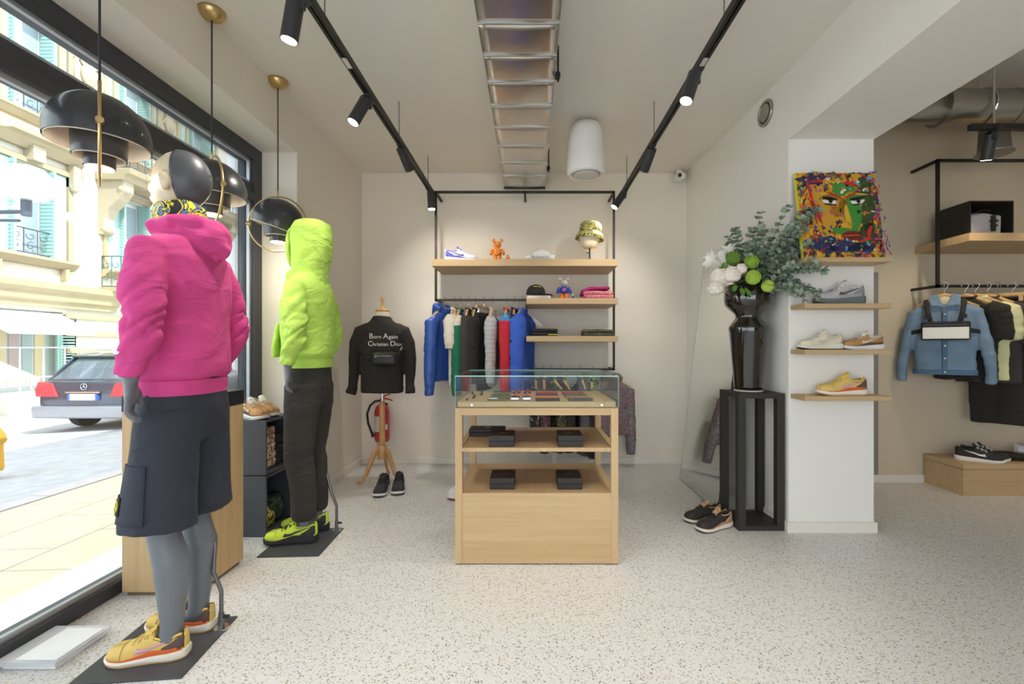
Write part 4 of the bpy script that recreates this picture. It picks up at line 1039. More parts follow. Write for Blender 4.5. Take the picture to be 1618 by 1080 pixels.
obj('hood_hem', MB().tube([(.088, .078 * math.cos(t), 1.765 + .115 * math.sin(t)) for t in [2 * PI * k / 24 for k in range(24)]], .012, 8, closed=True), NEONM, hd2, smooth=True)
obj('pouch_pocket', MB().prism([(-.13, 1.10), (.13, 1.10), (.13, 1.16), (.08, 1.30), (-.08, 1.30), (-.13, 1.16)], .138, .158, 'YZ'), NEONM, hd2, bevel=0.008)
TRO = FABRIC('trouser_black', '312e2b', 0.9, 0.5, 9)
tm = MB().loft([ring_pts((-.008, 0), rx, ry, z, 26, 0.9) for z, rx, ry in ((1.10, .108, .158), (1.02, .112, .168), (0.93, .115, .175), (0.85, .105, .172), (0.81, .08, .14))])
for s in (-1, 1):
    tm.tube([(-.008, s * .085, .93), (-.004, s * .095, .80), (.008, s * .099, .62), (.014, s * .096, .52), (0.0, s * .092, .42), (-.012, s * .087, .28), (-.012, s * .083, .155), (-.012, s * .082, .145)], [.104, .098, .086, .078, .076, .070, .064, .060], 22)
def tf(p):
    kn = math.exp(-((p.z - 0.52) / 0.10) ** 2) + 0.8 * math.exp(-((p.z - 0.19) / 0.05) ** 2) + 0.5 * math.exp(-((p.z - 0.80) / 0.07) ** 2)
    return 0.005 * nz(p.x * 10, p.y * 10, p.z * 3) + kn * 0.011 * (0.5 - abs(nz(p.x * 6, p.y * 6 + 9, p.z * 22 + p.x * 12)))
tr = fuse('trousers', tm, TRO, m2, 0.0085, 3, tf)
for s in (-1, 1):
    obj('cuff', MB().loft([ring_pts((-.012, s * .082), r, r, z, 24) for z, r in ((.138, .052), (.14, .058), (.17, .060), (.175, .054))]), TRO, tr, smooth=True)
    sneaker('sneaker', 'neon yellow sneaker with black heel and sole', '', NEON, (-.085, s * .082, .007), s * 0.06, parent=m2, chunky=1.15)
base(m2, -.175, .16, -.11, .275 - .0, rod_x=-.145, rod_y=-.07, calf=(-.075, -.09))
# ================================================================== WINDOW-SIDE FURNITURE
pl = thing('display_plinth', 'oak plinth with black top standing behind the pink hoodie mannequin', 'plinth', (-1.722, 2.29, 0))
obj('body', MB().box(-.178, .175, -.17, .166, 0.02, .855), OAK_Z, pl, bevel=0.001)
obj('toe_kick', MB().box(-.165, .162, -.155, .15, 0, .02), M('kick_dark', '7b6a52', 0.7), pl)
obj('top_slab', MB().box(-.18, .178, -.172, .168, .858, .932), M('slab_black', '26262a', 0.4), pl, bevel=0.002)
LAM = M('graphite_laminate', '4a4d55', 0.38)
def cube(z, label, h):
    c = thing('cube_shelf', label, 'shelf', (-1.765, 2.93, z), group='stacked graphite cube shelves')
    t = 0.016; w = 0.151; d = 0.15
    obj('side_panel', MB().box(-w, w, -d, -d + t, 0, h), LAM, c, bevel=0.001)
    obj('side_panel', MB().box(-w, w, d - t, d, 0, h), LAM, c, bevel=0.001)
    obj('bottom_panel', MB().box(-w, w, -d + t, d - t, 0, t), LAM, c)
    obj('top_panel', MB().box(-w, w, -d + t, d - t, h - t, h), LAM, c)
    obj('back_panel', MB().box(-w, -w + 0.008, -d + t, d - t, t, h - t), M('back_pale', '8f97a4', 0.4), c)
    return c
cube(0.0, 'lower graphite cube shelf with the yellow printed scarf inside', 0.372)
cube(0.378, 'upper graphite cube shelf with the leopard print clothes inside', 0.335)
for i, (x, y) in enumerate(((-1.80, 2.865), (-1.80, 2.98))):
    sneaker('sneaker', ['white and tan sneaker on the cube shelf, beside the oak plinth', 'white and tan sneaker on the cube shelf, beside the black trousers'][i], 'shoe', BRN, (x - .06, y + .08, 0.713), -0.55, 'sneakers on the cube shelf', L=0.27)
def folded(name, label, cat, loc, w, d, h, mat, rz=0, layers=2, group=None, lump=0.004, seed=0, parts='fold'):
    t = thing(name, label, cat, loc, rz, group)
    lh = h / layers
    mats = mat if isinstance(mat, (list, tuple)) else [mat] * layers
    for i in range(layers):
        k = 1 - 0.02 * i
        m = MB()
        m.tube([(-w / 2 * k + lh / 2, 0, lh * (i + 0.5)), (w / 2 * k - lh / 2, 0, lh * (i + 0.5))], [(d / 2, lh * 0.56), (d / 2, lh * 0.56)], 20)
        m.box(-w / 2 * k, w / 2 * k, -d / 2 * 0.93, d / 2 * 0.93, lh * i + 0.001, lh * (i + 1))
        o = fuse(parts, m, mats[i % len(mats)], t, min(0.008, lh * 0.28), 3, lambda p, i=i: lump * nz(p.x * 18 + seed, p.y * 18 + i * 3, p.z * 30))
        zmin = min(v.co.z for v in o.data.vertices)
        if i == 0 and zmin < 0.0005:
            for v in o.data.vertices: v.co.z = max(v.co.z, 0.0005)
    return t
LEO = PAT('leopard_print', [(0, 'e2d7c8'), (0.42, 'b98d62'), (0.5, '6a4a3a'), (0.58, 'e2d7c8'), (0.66, '9c5a48')], 26, dist=1.0)
YBP = PAT('yellow_black_print', [(0, '24252a'), (0.43, 'e0d23a'), (0.50, '24252a'), (0.56, 'e0d23a'), (0.62, '5d7ea5'), (0.66, '24252a')], 22, dist=2.0)
folded('folded_clothes', 'stack of folded leopard print clothes in the upper cube shelf', 'clothes', (-1.70, 2.875, 0.395), 0.15, 0.12, 0.26, LEO, PI / 2 - 0.0, 5, lump=0.006)
folded('folded_clothes', 'small stack of dark folded clothes in the upper cube shelf', 'clothes', (-1.69, 3.00, 0.395), 0.11, 0.10, 0.20, CLOTH_BLACK, PI / 2, 3, lump=0.005)
t = thing('scarf', 'crumpled yellow and black printed scarf in the lower cube shelf', 'scarf', (-1.695, 2.865, 0.0175))
fuse('cloth', MB().ell((0, 0, .07), (.07, .075, .075)).ell((.0, .04, .045), (.06, .04, .05)).ell((-.0, -.02, .12), (.045, .04, .04)), YBP, t, 0.008, 2, lambda p: 0.016 * nz(p.x * 22, p.y * 22, p.z * 22))
t = thing('scarf', 'dark green crumpled scarf in the lower cube shelf', 'scarf', (-1.70, 3.00, 0.0175))
fuse('cloth', MB().ell((0, 0, .09), (.065, .07, .095)), PAT('olive_print', [(0, '2c3128'), (0.5, '46503a'), (0.6, '23261f')], 24), t, 0.008, 2, lambda p: 0.016 * nz(p.x * 20 + 4, p.y * 20, p.z * 20))
# clear acrylic stand lying on the floor by the window
ac = thing('acrylic_tray', 'flat clear acrylic blocks lying on the floor by the window', 'tray', (-1.80, 1.70, 0), rz=0.0)
ACG = SHEER('acrylic', 'eef2f8', .6, .08); ACW = M('acrylic_white', 'eef0f4', 0.2)
obj('sheet', MB().box(-.10, .09, -.06, .14, 0.001, .012), ACW, ac, bevel=0.001)
obj('sheet', MB().box(-.125, .10, -.07, .15, .014, .030), ACG, ac)
obj('insert', MB().box(-.06, .09, -.055, .13, .0305, .033), ACW, ac)

# ================================================================== TORSO STAND
TXC, TYC = -1.29, 3.97
ts = thing('torso_stand', 'wooden tripod torso stand wearing a black sweatshirt', 'mannequin', (TXC, TYC, 0), rz=0.10)
TW = M('stand_wood', 'c99a63', 0.35, var=0.08, vs_=6)
LIN = M('torso_linen', 'ddd2bf', 0.9, bump=0.1, bs=400)
obj('post', MB().lathe([(.022, .30), (.026, .32), (.024, .60), (.021, .69)], 20), TW, ts, smooth=True)
obj('hub', MB().lathe([(.02, .185), (.040, .19), (.040, .29), (.035, .305), (.02, .31)], 20), TW, ts, smooth=True, auto=0.7)
for k in range(3):
    a = [-2.55, -0.55, 1.5][k]; c, s = math.cos(a), math.sin(a)
    pts = [(r * c, r * s, z) for r, z in ((.03, .27), (.07, .245), (.105, .16), (.14, .075), (.18, .028), (.215, .014))]
    obj('leg', MB().tube(pts, [(.016, .024), (.016, .024), (.016, .02), (.015, .017), (.014, .014), (.013, .013)], 12), TW, ts, smooth=True)
obj('pole', MB().cyl((0, 0, .68), (0, 0, .80), .009, n=14), CHROME, ts)
fuse('torso_form', MB().loft([ring_pts((0, 0), rx, ry, z, 24, .9) for z, rx, ry in ((.78, .15, .10), (.95, .145, .09), (1.15, .16, .10), (1.30, .165, .10), (1.37, .12, .08), (1.40, .066, .06), (1.47, .058, .056))]), LIN, ts, 0.01, 3)
obj('neck_cap', MB().lathe([(.058, 1.470), (.06, 1.476), (.05, 1.49), (.03, 1.497), (.016, 1.50), (.011, 1.53), (.014, 1.56), (.017, 1.585), (.012, 1.594), (.003, 1.596)], 24), TW, ts, smooth=True)
BSW = FABRIC('sweat_black', '2a2724', 0.9, 0.4, 9)
bm_ = MB().loft([ring_pts((0, 0), rx, ry, z, 28, .88) for z, rx, ry in ((.765, .178, .118), (.80, .182, .122), (.95, .175, .118), (1.15, .183, .124), (1.28, .195, .122), (1.34, .165, .105), (1.385, .10, .085), (1.415, .078, .076), (1.428, .072, .07))])
for s in (-1, 1):
    bm_.tube([(s * .12, 0, 1.33), (s * .185, .0, 1.30), (s * .225, .005, 1.20), (s * .24, .01, 1.05), (s * .238, 0, .92), (s * (.245 if s < 0 else .235), -.01, .80)], [.045, .054, .052, .047, .043, .038], 16)
    bm_.tube([(s * .242, -.005, .82), (s * (.262 if s < 0 else .242), -.015, .755)], [.042, .046], 14)
swo = fuse('sweatshirt', bm_, BSW, ts, 0.009, 3, lambda p: 0.005 * nz(p.x * 8, p.y * 8, p.z * 6) + 0.003 * nz(p.x * 20, p.y * 20, p.z * 9))
bvh = BVHTree.FromPolygons([v.co.copy() for v in swo.data.vertices], [tuple(p.vertices) for p in swo.data.polygons])
LET = M('print_white', 'e6e2dc', 0.8)
def print_on(txts, parent, bvh, mat, off=0.0015, name='lettering'):
    vs_, fs = [], []
    for txt, size, cx, cz, sp in txts:
        me = text_mesh(txt, size, space=sp, align='LEFT')
        bm = bmesh.new(); bm.from_mesh(me)
        bmesh.ops.triangulate(bm, faces=bm.faces)
        bmesh.ops.subdivide_edges(bm, edges=[e for e in bm.edges if e.calc_length() > size * 0.25], cuts=1)
        o = len(vs_); bm.verts.index_update()
        for v in bm.verts:
            x, z = cx + v.co.x, cz + v.co.y
            hit = bvh.ray_cast(Vector((x, -1.0, z)), Vector((0, 1, 0)))
            y = hit[0].y if hit[0] else 0
            vs_.append((x, y - off, z))
        fs += [[o + v.index for v in f.verts] for f in bm.faces]
        bm.free(); bpy.data.meshes.remove(me)
    me = bpy.data.meshes.new(name); me.from_pydata(vs_, [], fs)
    return link(name, me, mat, parent)
def layout(words, x0, z, big=1.38):
    """capital a size larger than the rest of its word"""
    out = []; x = x0
    for w_, s_ in words:
        for part, sz in ((w_[0], s_ * big), (w_[1:], s_)):
            me = text_mesh(part, sz, align='LEFT'); xs_ = [v.co.x for v in me.vertices]; wd = max(xs_); bpy.data.meshes.remove(me)
            out.append((part, sz, x, z, 1.0)); x += wd + s_ * .06
        x += s_ * .30
    return out
print_on(layout([('Born', .046), ('Again', .046)], -.085, 1.232) + layout([('Christian', .043), ('Dior', .043)], -.095, 1.170), swo, bvh, LET)
# cross-body bag strapped over the sweatshirt
bag = thing('waist_bag', 'small black leather waist bag strapped across the black sweatshirt', 'bag', (TXC + .068, TYC - .155, 1.005), rz=0.10)
LEA = M('leather_black', '232120', 0.3, bump=0.05, bs=150)
pb = obj('pouch', MB().box(-.105, .105, -.035, .03, 0, .115), LEA, bag, bevel=0.025)
obj('zip', MB().box(-.075, .06, -.038, -.034, .078, .084), CHROME, pb)
obj('zip_pull', MB().box(-.07, -.05, -.042, -.036, .068, .078), CHROME, pb)
obj('strap', MB().tube([(-.10, .0, .06), (-.17, .06, .065), (-.225, .10, .07)], [(.004, .017)] * 3, 8).tube([(.10, .0, .085), (.13, .02, .12), (.145, .06, .15)], [(.004, .014)] * 3, 8), LEA, bag)
# black sneakers at the foot of the stand
sneaker('sneaker', 'charcoal and white sneaker under the torso stand, beside its outer leg', 'shoe', BLK, (-1.20, 3.79, 0.0), -PI / 2 + 0.10, 'charcoal sneakers under the torso stand', chunky=1.15)
sneaker('sneaker', 'charcoal and white sneaker under the torso stand, on the table side', 'shoe', BLK, (-1.10, 3.84, 0.0), -PI / 2 + 0.22, 'charcoal sneakers under the torso stand', chunky=1.15)
# fire extinguisher on the back wall
fe = thing('fire_extinguisher', 'red fire extinguisher hanging on the back wall behind the torso stand', 'fire extinguisher', (-1.445, 4.44, 0.235))
FER = M('extinguisher_red', 'b8262c', 0.25, coat=0.6)
obj('cylinder', MB().lathe([(.03, 0), (.066, .012), (.072, .04), (.072, .30), (.06, .345), (.028, .37), (.02, .385)], 28), FER, fe, smooth=True)
obj('label', MB().grid(lambda a, b: (.0728 * math.sin(-1.1 + 1.6 * a), -.0728 * math.cos(-1.1 + 1.6 * a), .11 + .15 * b), 12, 3), M('label_pale', 'd9c9c4', 0.6), fe, smooth=True)
obj('small_label', MB().grid(lambda a, b: (.0728 * math.sin(.75 + .3 * a), -.0728 * math.cos(.75 + .3 * a), .13 + .05 * b), 4, 2), M('label_white', 'e3dfdc', 0.6), fe, smooth=True)
obj('valve', MB().cyl((0, 0, .38), (0, 0, .42), .018, n=14).box(-.012, .012, -.02, .02, .405, .43), FER, fe)
obj('handle', MB().tube([(0, 0, .425), (.06, -.01, .42), (.105, -.012, .405)], .007, 8).tube([(0, 0, .43), (.045, -.01, .46), (.085, -.012, .468)], .007, 8), FER, fe)
obj('hose', MB().tube([(-.01, -.01, .405), (-.06, -.02, .40), (-.105, -.03, .36), (-.135, -.03, .28), (-.125, -.03, .19), (-.10, -.03, .12), (-.085, -.03, .09)], .011, 10), M('rubber', '2a2828', 0.6), fe, smooth=True)
obj('nozzle', MB().tube([(-.092, -.03, .105), (-.075, -.03, .055)], [.013, .016], 12), M('rubber', '2a2828', 0.6), fe)
obj('wall_hook', MB().box(-.03, .03, .06, .085, .33, .37), BLACKM, fe)

# ================================================================== GOODS ON THE BACK SHELVES
ZS1, ZS2, ZS3 = 1.942, 1.593, 1.258
sneaker('sneaker', 'white and blue sneaker on the long top shelf', 'shoe', BLU, (-.78, 4.19, ZS1), 0.06, chunky=1.15)
def toy(name, label, loc, h, pal, rz=0, ears=True, group=None):
    t = thing(name, label, 'figurine', loc, rz, group)
    k = h / 0.21
    A = [pal[x] for x in ('head', 'body', 'leg', 'arm')]
    def B(nm, mb, m): return obj(nm, mb.xf(Matrix.Scale(k, 4)), m, t, smooth=True)
    hd = MB().ell((0, 0, .148), (.036, .032, .034))
    if ears: hd.ell((-.037, 0, .188), (.017, .012, .017)).ell((.037, 0, .188), (.017, .012, .017)).ell((0, -.03, .140), (.014, .012, .011))
    B('head', hd, A[0])
    B('torso', MB().lathe([(.02, .05), (.038, .056), (.040, .08), (.033, .106), (.018, .118)], 24), A[1])
    for s in (-1, 1):
        B('arm', MB().tube([(s * .036, 0, .105), (s * .053, -.004, .085), (s * .060, -.008, .055)], [.014, .015, .013], 12), A[3])
        B('leg', MB().tube([(s * .020, 0, .062), (s * .021, 0, .03), (s * .022, -.004, .012), (s * .022, -.006, .0)], [.018, .019, .020, .018], 14), A[2])
    return t
ORP = PAT('orange_print', [(0, 'c9571f'), (0.42, 'e98a2e'), (0.55, 'f0b040'), (0.62, 'b03e1c')], 60, 'noise')
toy('bear_figurine', 'orange patterned toy bear standing on the long top shelf', (-.30, 4.14, ZS1), 0.205, dict(head=ORP, body=ORP, leg=ORP, arm=ORP))
ORN = M('toy_orange', 'e58a3c', 0.5)
toy('small_figurine', 'tiny plain orange toy beside the patterned toy bear', (-.205, 4.12, ZS1), 0.062, dict(head=ORN, body=ORN, leg=ORN, arm=ORN), ears=False)
CLR = GLASS('toy_clear', 'd9d6d2', 2.0); TBL = M('toy_blue', '2f3f9a', 0.4); TOR = M('toy_leg_orange', 'e0762e', 0.4); TMG = M('toy_arm_clear', 'bdbdc4', 0.2)
t = toy('clear_head_figurine', 'toy figure with clear head, blue body and orange legs on the cap shelf', (.305, 4.13, ZS2), 0.205, dict(head=M('toy_head_smoke', 'b3aea9', 0.12, coat=1.0), body=TBL, leg=TOR, arm=TBL))
obj('chest_motif', MB().ell((0, -.037, .082), (.016, .004, .014)), M('motif_pink', 'b0407a', 0.5), t, smooth=True)
toy('small_figurine', 'tiny clear and blue toy beside the blue toy figure', (.385, 4.11, ZS2), 0.055, dict(head=TMG, body=TBL, leg=TOR, arm=TMG), ears=False)
# white tee, folded, on the long top shelf
t = folded('folded_tee', 'white folded tee with blue lettering on the long top shelf', 'clothes', (.09, 4.17, ZS1), .265, .2, .046, M('tee_white', 'e9e6df', 0.9), 0, 1, lump=0.002)
fuse('tissue_peak', MB().tube([(-.08, .01, .04), (0, 0, .075), (.06, 0, .06), (.11, 0, .04)], [.03, .045, .04, .02], 12).tube([(0, 0, .07), (-.012, 0, .10), (-.02, 0, .118)], [.035, .018, .005], 10), M('tee_white', 'e9e6df', 0.9), t, 0.006, 2, lambda p: 0.008 * nz(p.x * 25, p.y * 25, p.z * 25))
tm_ = text_mesh('Illuminaticks', .033, space=1.0)
for v in tm_.vertices: v.co = Vector((v.co.x, -.1125 if False else -.108, .012 + v.co.y))
link('lettering', tm_, M('print_blue', '5a628f', 0.8), t)
# bucket hat on a head form
hf = thing('hat_stand', 'cream head form on a black stem on the long top shelf', 'head form', (.545, 4.19, ZS1))
obj('foot', MB().cyl((0, 0, 0), (0, 0, .006), .055, n=24), BLACKM, hf)
obj('stem', MB().cyl((0, 0, .006), (0, 0, .13), .007, n=12).cyl((-.03, 0, .085), (0, 0, .085), .004, n=8), BLACKM, hf)
obj('head', MB().lathe([(.03, .125), (.06, .13), (.075, .155), (.092, .21), (.096, .255), (.085, .31), (.05, .345), (.01, .355)], 28), M('form_cream', 'e8d9bd', 0.6), hf, smooth=True)
bh = thing('bucket_hat', 'yellow and black printed bucket hat on the cream head form', 'hat', (.545, 4.19, ZS1 + .215), rz=0)
BHM = PAT('hat_print', [(0, '2b2c28'), (0.40, 'd8c94a'), (0.47, '4f6a8a'), (0.52, 'd9cf6a'), (0.6, '2b2c28')], 26, dist=1.8)
obj('brim', MB().lathe([(.100, .055), (.118, .03), (.132, -.005), (.134, -.008), (.120, .03), (.101, .058)], 36, cap=False), BHM, bh, smooth=True, solid=.003, rot=(0.0, 0.10, 0))
obj('crown', MB().lathe([(.101, .05), (.100, .09), (.094, .125), (.08, .143), (.04, .150), (.003, .151)], 36, cap=False), BHM, bh, smooth=True, solid=.003, rot=(0.0, 0.10, 0))
# cap on a white box
wb = thing('white_box', 'flat white box under the black cap', 'box', (.075, 4.14, ZS2))
obj('base', MB().box(-.105, .105, -.08, .08, 0, .014), M('carton_white', 'e7e3da', 0.7), wb, bevel=0.001)
obj('lid', MB().box(-.107, .107, -.082, .082, .0142, .026), M('carton_white', 'e7e3da', 0.7), wb, bevel=0.001)
cp = thing('baseball_cap', 'black baseball cap with yellow stripe resting on a flat white box', 'cap', (.05, 4.14, ZS2 + .026))
obj('crown', MB().lathe([(.086, .0), (.088, .03), (.082, .06), (.062, .09), (.03, .104), (.004, .107)], 32), M('cap_black', '201f20', 0.85), cp, smooth=True)
obj('visor', MB().grid(lambda a, b: ((.085 + .075 * b) * math.cos(-1.15 + 1.1 * a) * (0.95), (.085 + .075 * b) * math.sin(-1.15 + 1.1 * a), .012 - .006 * b - .014 * (2 * a - 1) ** 2 * b + .006), 14, 5), M('cap_black', '201f20', 0.85), cp, smooth=True, solid=.004)
obj('button', MB().ell((0, 0, .108), (.008, .008, .004)), M('cap_black', '201f20', 0.85), cp)
obj('stripe', MB().tube([(.075 * math.sin(a), -.075 * math.cos(a), .074 + .008 * math.cos(a * 2)) for a in [-.3 + .1 * k for k in range(11)]], .003, 6), M('cap_yellow', 'd9c63a', 0.7), cp)
FUX = M('fuchsia_cloth', 'a3226d', 0.9, bump=0.1, bs=200)
PPR = PAT('pink_paisley', [(0, 'b02a68'), (0.42, 'd95f93'), (0.50, 'e9c98a'), (0.56, 'b02a68'), (0.64, 'e6a3b5')], 45, dist=1.5)
t = folded('folded_clothes', 'folded fuchsia and pink printed clothes on the cap shelf', 'clothes', (.61, 4.15, ZS2), .27, .2, .068, PPR, 0, 2, lump=0.004)
fuse('top_garment', MB().tube([(-.14, -.0, .03), (-.135, 0, .07), (-.08, 0, .088), (.0, 0, .092), (.08, 0, .096), (.10, 0, .09)], [(.09, .02)] * 6, 14), FUX, t, .007, 3, lambda p: .006 * nz(p.x * 22, p.y * 22, p.z * 22))
t = folded('folded_clothes', 'black folded clothes with a yellow strip on the lower shelf', 'clothes', (.13, 4.15, ZS3), .235, .2, .066, CLOTH_BLACK, 0, 2, lump=0.005, seed=4)
obj('yellow_strip', MB().box(.03, .115, -.108, -.104, .010, .016), M('strip_yellow', 'd6cf3a', 0.7), t)
CAM = PAT('dark_camo', [(0, '35362f'), (0.42, '5a5b4c'), (0.52, '2a2a27'), (0.6, '6b6656')], 40, dist=1.0)
folded('folded_clothes', 'folded dark camouflage clothes on the lower shelf', 'clothes', (.61, 4.15, ZS3), .28, .2, .058, CAM, 0, 2, lump=0.005, seed=9)
# ================================================================== GARMENTS ON RAILS
def hanger(label, loc, rz, group, w=0.40, ztop=0.0, hook=0.06):
    """origin at the rail centre line; shoulders below"""
    h = thing('coat_hanger', label, 'hanger', loc, rz, group)
    obj('hook', MB().tube([(0.0, 0, -.020 - hook), (0, 0, -.045), (.012, 0, -.028), (.022, 0, -.008), (.0225, 0, .004), (.012, 0, .0205), (-.004, 0, .0235), (-.016, 0, .016)], .0022, 6), CHROME, h, smooth=True)
    pts = [(-w / 2, 0, -.125 - hook), (-w / 4, 0, -.07 - hook), (-.03, 0, -.03 - hook), (0, 0, -.022 - hook), (.03, 0, -.03 - hook), (w / 4, 0, -.07 - hook), (w / 2, 0, -.125 - hook)]
    obj('shoulder_bar', MB().tube(pts, [(.010, .010), (.011, .013), (.011, .016), (.011, .018), (.011, .016), (.011, .013), (.010, .010)], 10), HANGW, h, smooth=True)
    return h
def garment(name, label, cat, loc, rz, group, L=0.66, w=0.42, t=0.05, sleeve=0.55, mats=None, matfn=None, hood=False, seed=0, collar=True, slw=.052, flare=1.0, hook=0.06, extra=None, part='cloth', spread=.03, lean=0.0, vox=.011):
    g = thing(name, label, cat, loc, rz, group)
    m = MB(); z0 = -.045 - hook
    R = [(z0, .06, t * .8), (z0 - .025, .085, t * .9), (z0 - .06, w * .33, t), (z0 - .11, w * .48, t * 1.05), (z0 - .22, w * .47, t * 1.25), (z0 - L * .6, w * .46 * flare, t * 1.3), (z0 - L, w * .46 * flare, t * 1.25)]
    m.loft([ring_pts((0, 0), rx, ry, z, 24, .85) for z, rx, ry in R])
    if sleeve:
        for s in (-1, 1):
            x = w * .44
            m.tube([(s * w * .30, 0, z0 - .09), (s * x, 0, z0 - .12), (s * (x + spread * .6), lean * .4, z0 - .12 - sleeve * .4), (s * (x + spread), lean, z0 - .12 - sleeve * .75), (s * (x + spread), lean, z0 - .12 - sleeve)], [slw, slw * 1.25, slw * 1.05, slw * .95, slw * .8], 14)
    if hood:
        m.ell((0, t * 1.1, z0 - .02), (.10, .06, .085)); m.tube([(-.08, -.03, z0 - .0), (-.09, .03, z0 + .03), (0, .08, z0 + .04), (.09, .03, z0 + .03), (.08, -.03, z0)], .03, 10)
    if extra: extra(m, z0)
    def d(p):
        return .008 * nz(p.x * 16 + seed, p.y * 10, p.z * 2.2 + seed) + .005 * nz(p.x * 12, p.y * 20 + seed, p.z * 8) + (.006 * nz(p.x * 9, p.y * 9, p.z * 26 + seed) if abs(p.x) > w * .45 else 0)
    o = fuse(part, m, mats, g, vox, 3, d, matfn)
    if collar and not hood:
        obj('collar', MB().tube([(.066 * math.cos(a), t * .85 * math.sin(a), z0 + .006 + .012 * math.sin(a)) for a in [2 * PI * k / 20 for k in range(20)]], [(.008, .012)] * 20, 8, closed=True), mats[0] if isinstance(mats, list) else mats, g, smooth=True)
    return g
RZ = PI / 2
GA = 'clothes on the upper rail'; HA = 'wooden hangers on the upper rail'
def up_item(x, label, hl, rz=RZ, **k):
    hanger(hl, (x, YF, ZR + r_), rz, HA, w=.38)
    return garment('hanging_' + k.pop('nm', 'pullover'), label, k.pop('cat', 'top'), (x, YF, ZR + r_), rz, GA, **k)
BLUE = M('nylon_blue', '2f55a8', 0.38, bump=0.05, bs=30); OFFW = M('cotton_offwhite', 'dcd3c2', 0.9); GRN = M('cotton_green', '1f6b4f', 0.9)
DGR = M('jersey_charcoal', '3b3836', 0.9); RED = M('fleece_red', 'c62536', 0.85); CBL = M('fleece_cobalt', '3a63c9', 0.85); NVY = M('nylon_navy', '26304f', 0.6); SKY = M('fleece_sky', '3f86c4', 0.85)
STRP = PAT('breton_stripe', [(0, '2b3450'), (0.42, 'e8e6e2')], 24, 'wave', 0.9, axis='Z')
up_item(-.815, 'shiny blue hooded windbreaker at the end of the upper rail', 'wooden hanger inside the blue windbreaker', rz=RZ - .42, L=.66, w=.42, t=.035, sleeve=.66, mats=BLUE, hood=True, seed=2, nm='windbreaker', cat='jacket', slw=.05)
up_item(-.715, 'off-white short-sleeved tee beside the blue windbreaker', 'wooden hanger inside the off-white tee', L=.70, w=.40, t=.03, sleeve=.24, mats=OFFW, seed=5, nm='tee', slw=.06)
up_item(-.655, 'green sweatshirt with cream and blue shoulders on the upper rail', 'wooden hanger inside the green sweatshirt', L=.68, w=.42, t=.03, sleeve=.66, mats=[GRN, OFFW, BLUE], matfn=lambda c, n: 2 if c.z > -.16 and c.y < .0 else (1 if c.z > -.26 else 0), seed=8, nm='sweatshirt')
up_item(-.58, 'charcoal jersey top between green sweatshirt and black top', 'wooden hanger inside the charcoal top', L=.68, w=.42, t=.028, sleeve=.5, mats=DGR, seed=11)
up_item(-.515, 'black zip top hanging beside the charcoal jersey', 'wooden hanger inside the black zip top', L=.66, w=.42, t=.028, sleeve=.55, mats=CLOTH_BLACK, seed=14)
# black trousers clipped to a bar hanger
hx = -.435
h = thing('clip_hanger', 'wooden clip hanger holding the black trousers', 'hanger', (hx, YF, ZR + r_), RZ - .3, HA)
obj('hook', MB().tube([(0, 0, -.07), (0, 0, -.045), (.012, 0, -.028), (.022, 0, -.008), (.012, 0, .0205), (-.004, 0, .0235), (-.016, 0, .016)], .0022, 6), CHROME, h)
obj('bar', MB().box(-.17, .17, -.008, .008, -.095, -.07), HANGW, h, bevel=.003)
for s in (-1, 1): obj('clip', MB().tube([(s * .12, 0, -.095), (s * .12, 0, -.125)], .004, 6).box(s * .12 - .012, s * .12 + .012, -.008, .008, -.145, -.12), CHROME, h)
t = thing('hanging_trousers', 'black trousers clipped to a bar hanger on the upper rail', 'trousers', (hx, YF, ZR + r_), RZ - .3, GA)
fuse('cloth', MB().loft([ring_pts((0, 0), rx, ry, z, 20, .8) for z, rx, ry in ((-.14, .17, .028), (-.2, .175, .034), (-.45, .17, .04), (-.85, .15, .036))]), CLOTH_BLACK, t, .011, 3, lambda p: .008 * nz(p.x * 18, p.y * 9, p.z * 2))
obj('waistband', MB().loft([ring_pts((0, 0), rx, ry, z, 28, .8) for z, rx, ry in ((-.175, .176, .036), (-.172, .178, .038), (-.138, .174, .033), (-.135, .168, .028))]), CLOTH_BLACK, t, smooth=True)
up_item(-.355, 'navy and white striped top in the middle of the upper rail', 'wooden hanger inside the striped top', L=.70, w=.40, t=.032, sleeve=.55, mats=STRP, seed=17, slw=.05)
up_item(-.225, 'red sweatshirt with blue shoulders on the upper rail', 'wooden hanger inside the red sweatshirt', L=.66, w=.42, t=.03, sleeve=.68, mats=[RED, SKY], matfn=lambda c, n: 1 if c.z > -.22 else 0, seed=20, nm='sweatshirt', lean=.0)
up_item(-.150, 'black zip jacket hanging beside the red sweatshirt', 'wooden hanger inside the black jacket', L=.62, w=.40, t=.03, sleeve=.55, mats=CLOTH_BLACK, seed=23, nm='jacket', cat='jacket')
up_item(-.075, 'cobalt blue sweatshirt with navy side at the inner end of the upper rail', 'wooden hanger inside the cobalt sweatshirt', rz=RZ - .25, L=.66, w=.42, t=.05, sleeve=.66, mats=[CBL, NVY], matfn=lambda c, n: 1 if c.y > .045 else 0, seed=26, nm='sweatshirt', slw=.065)
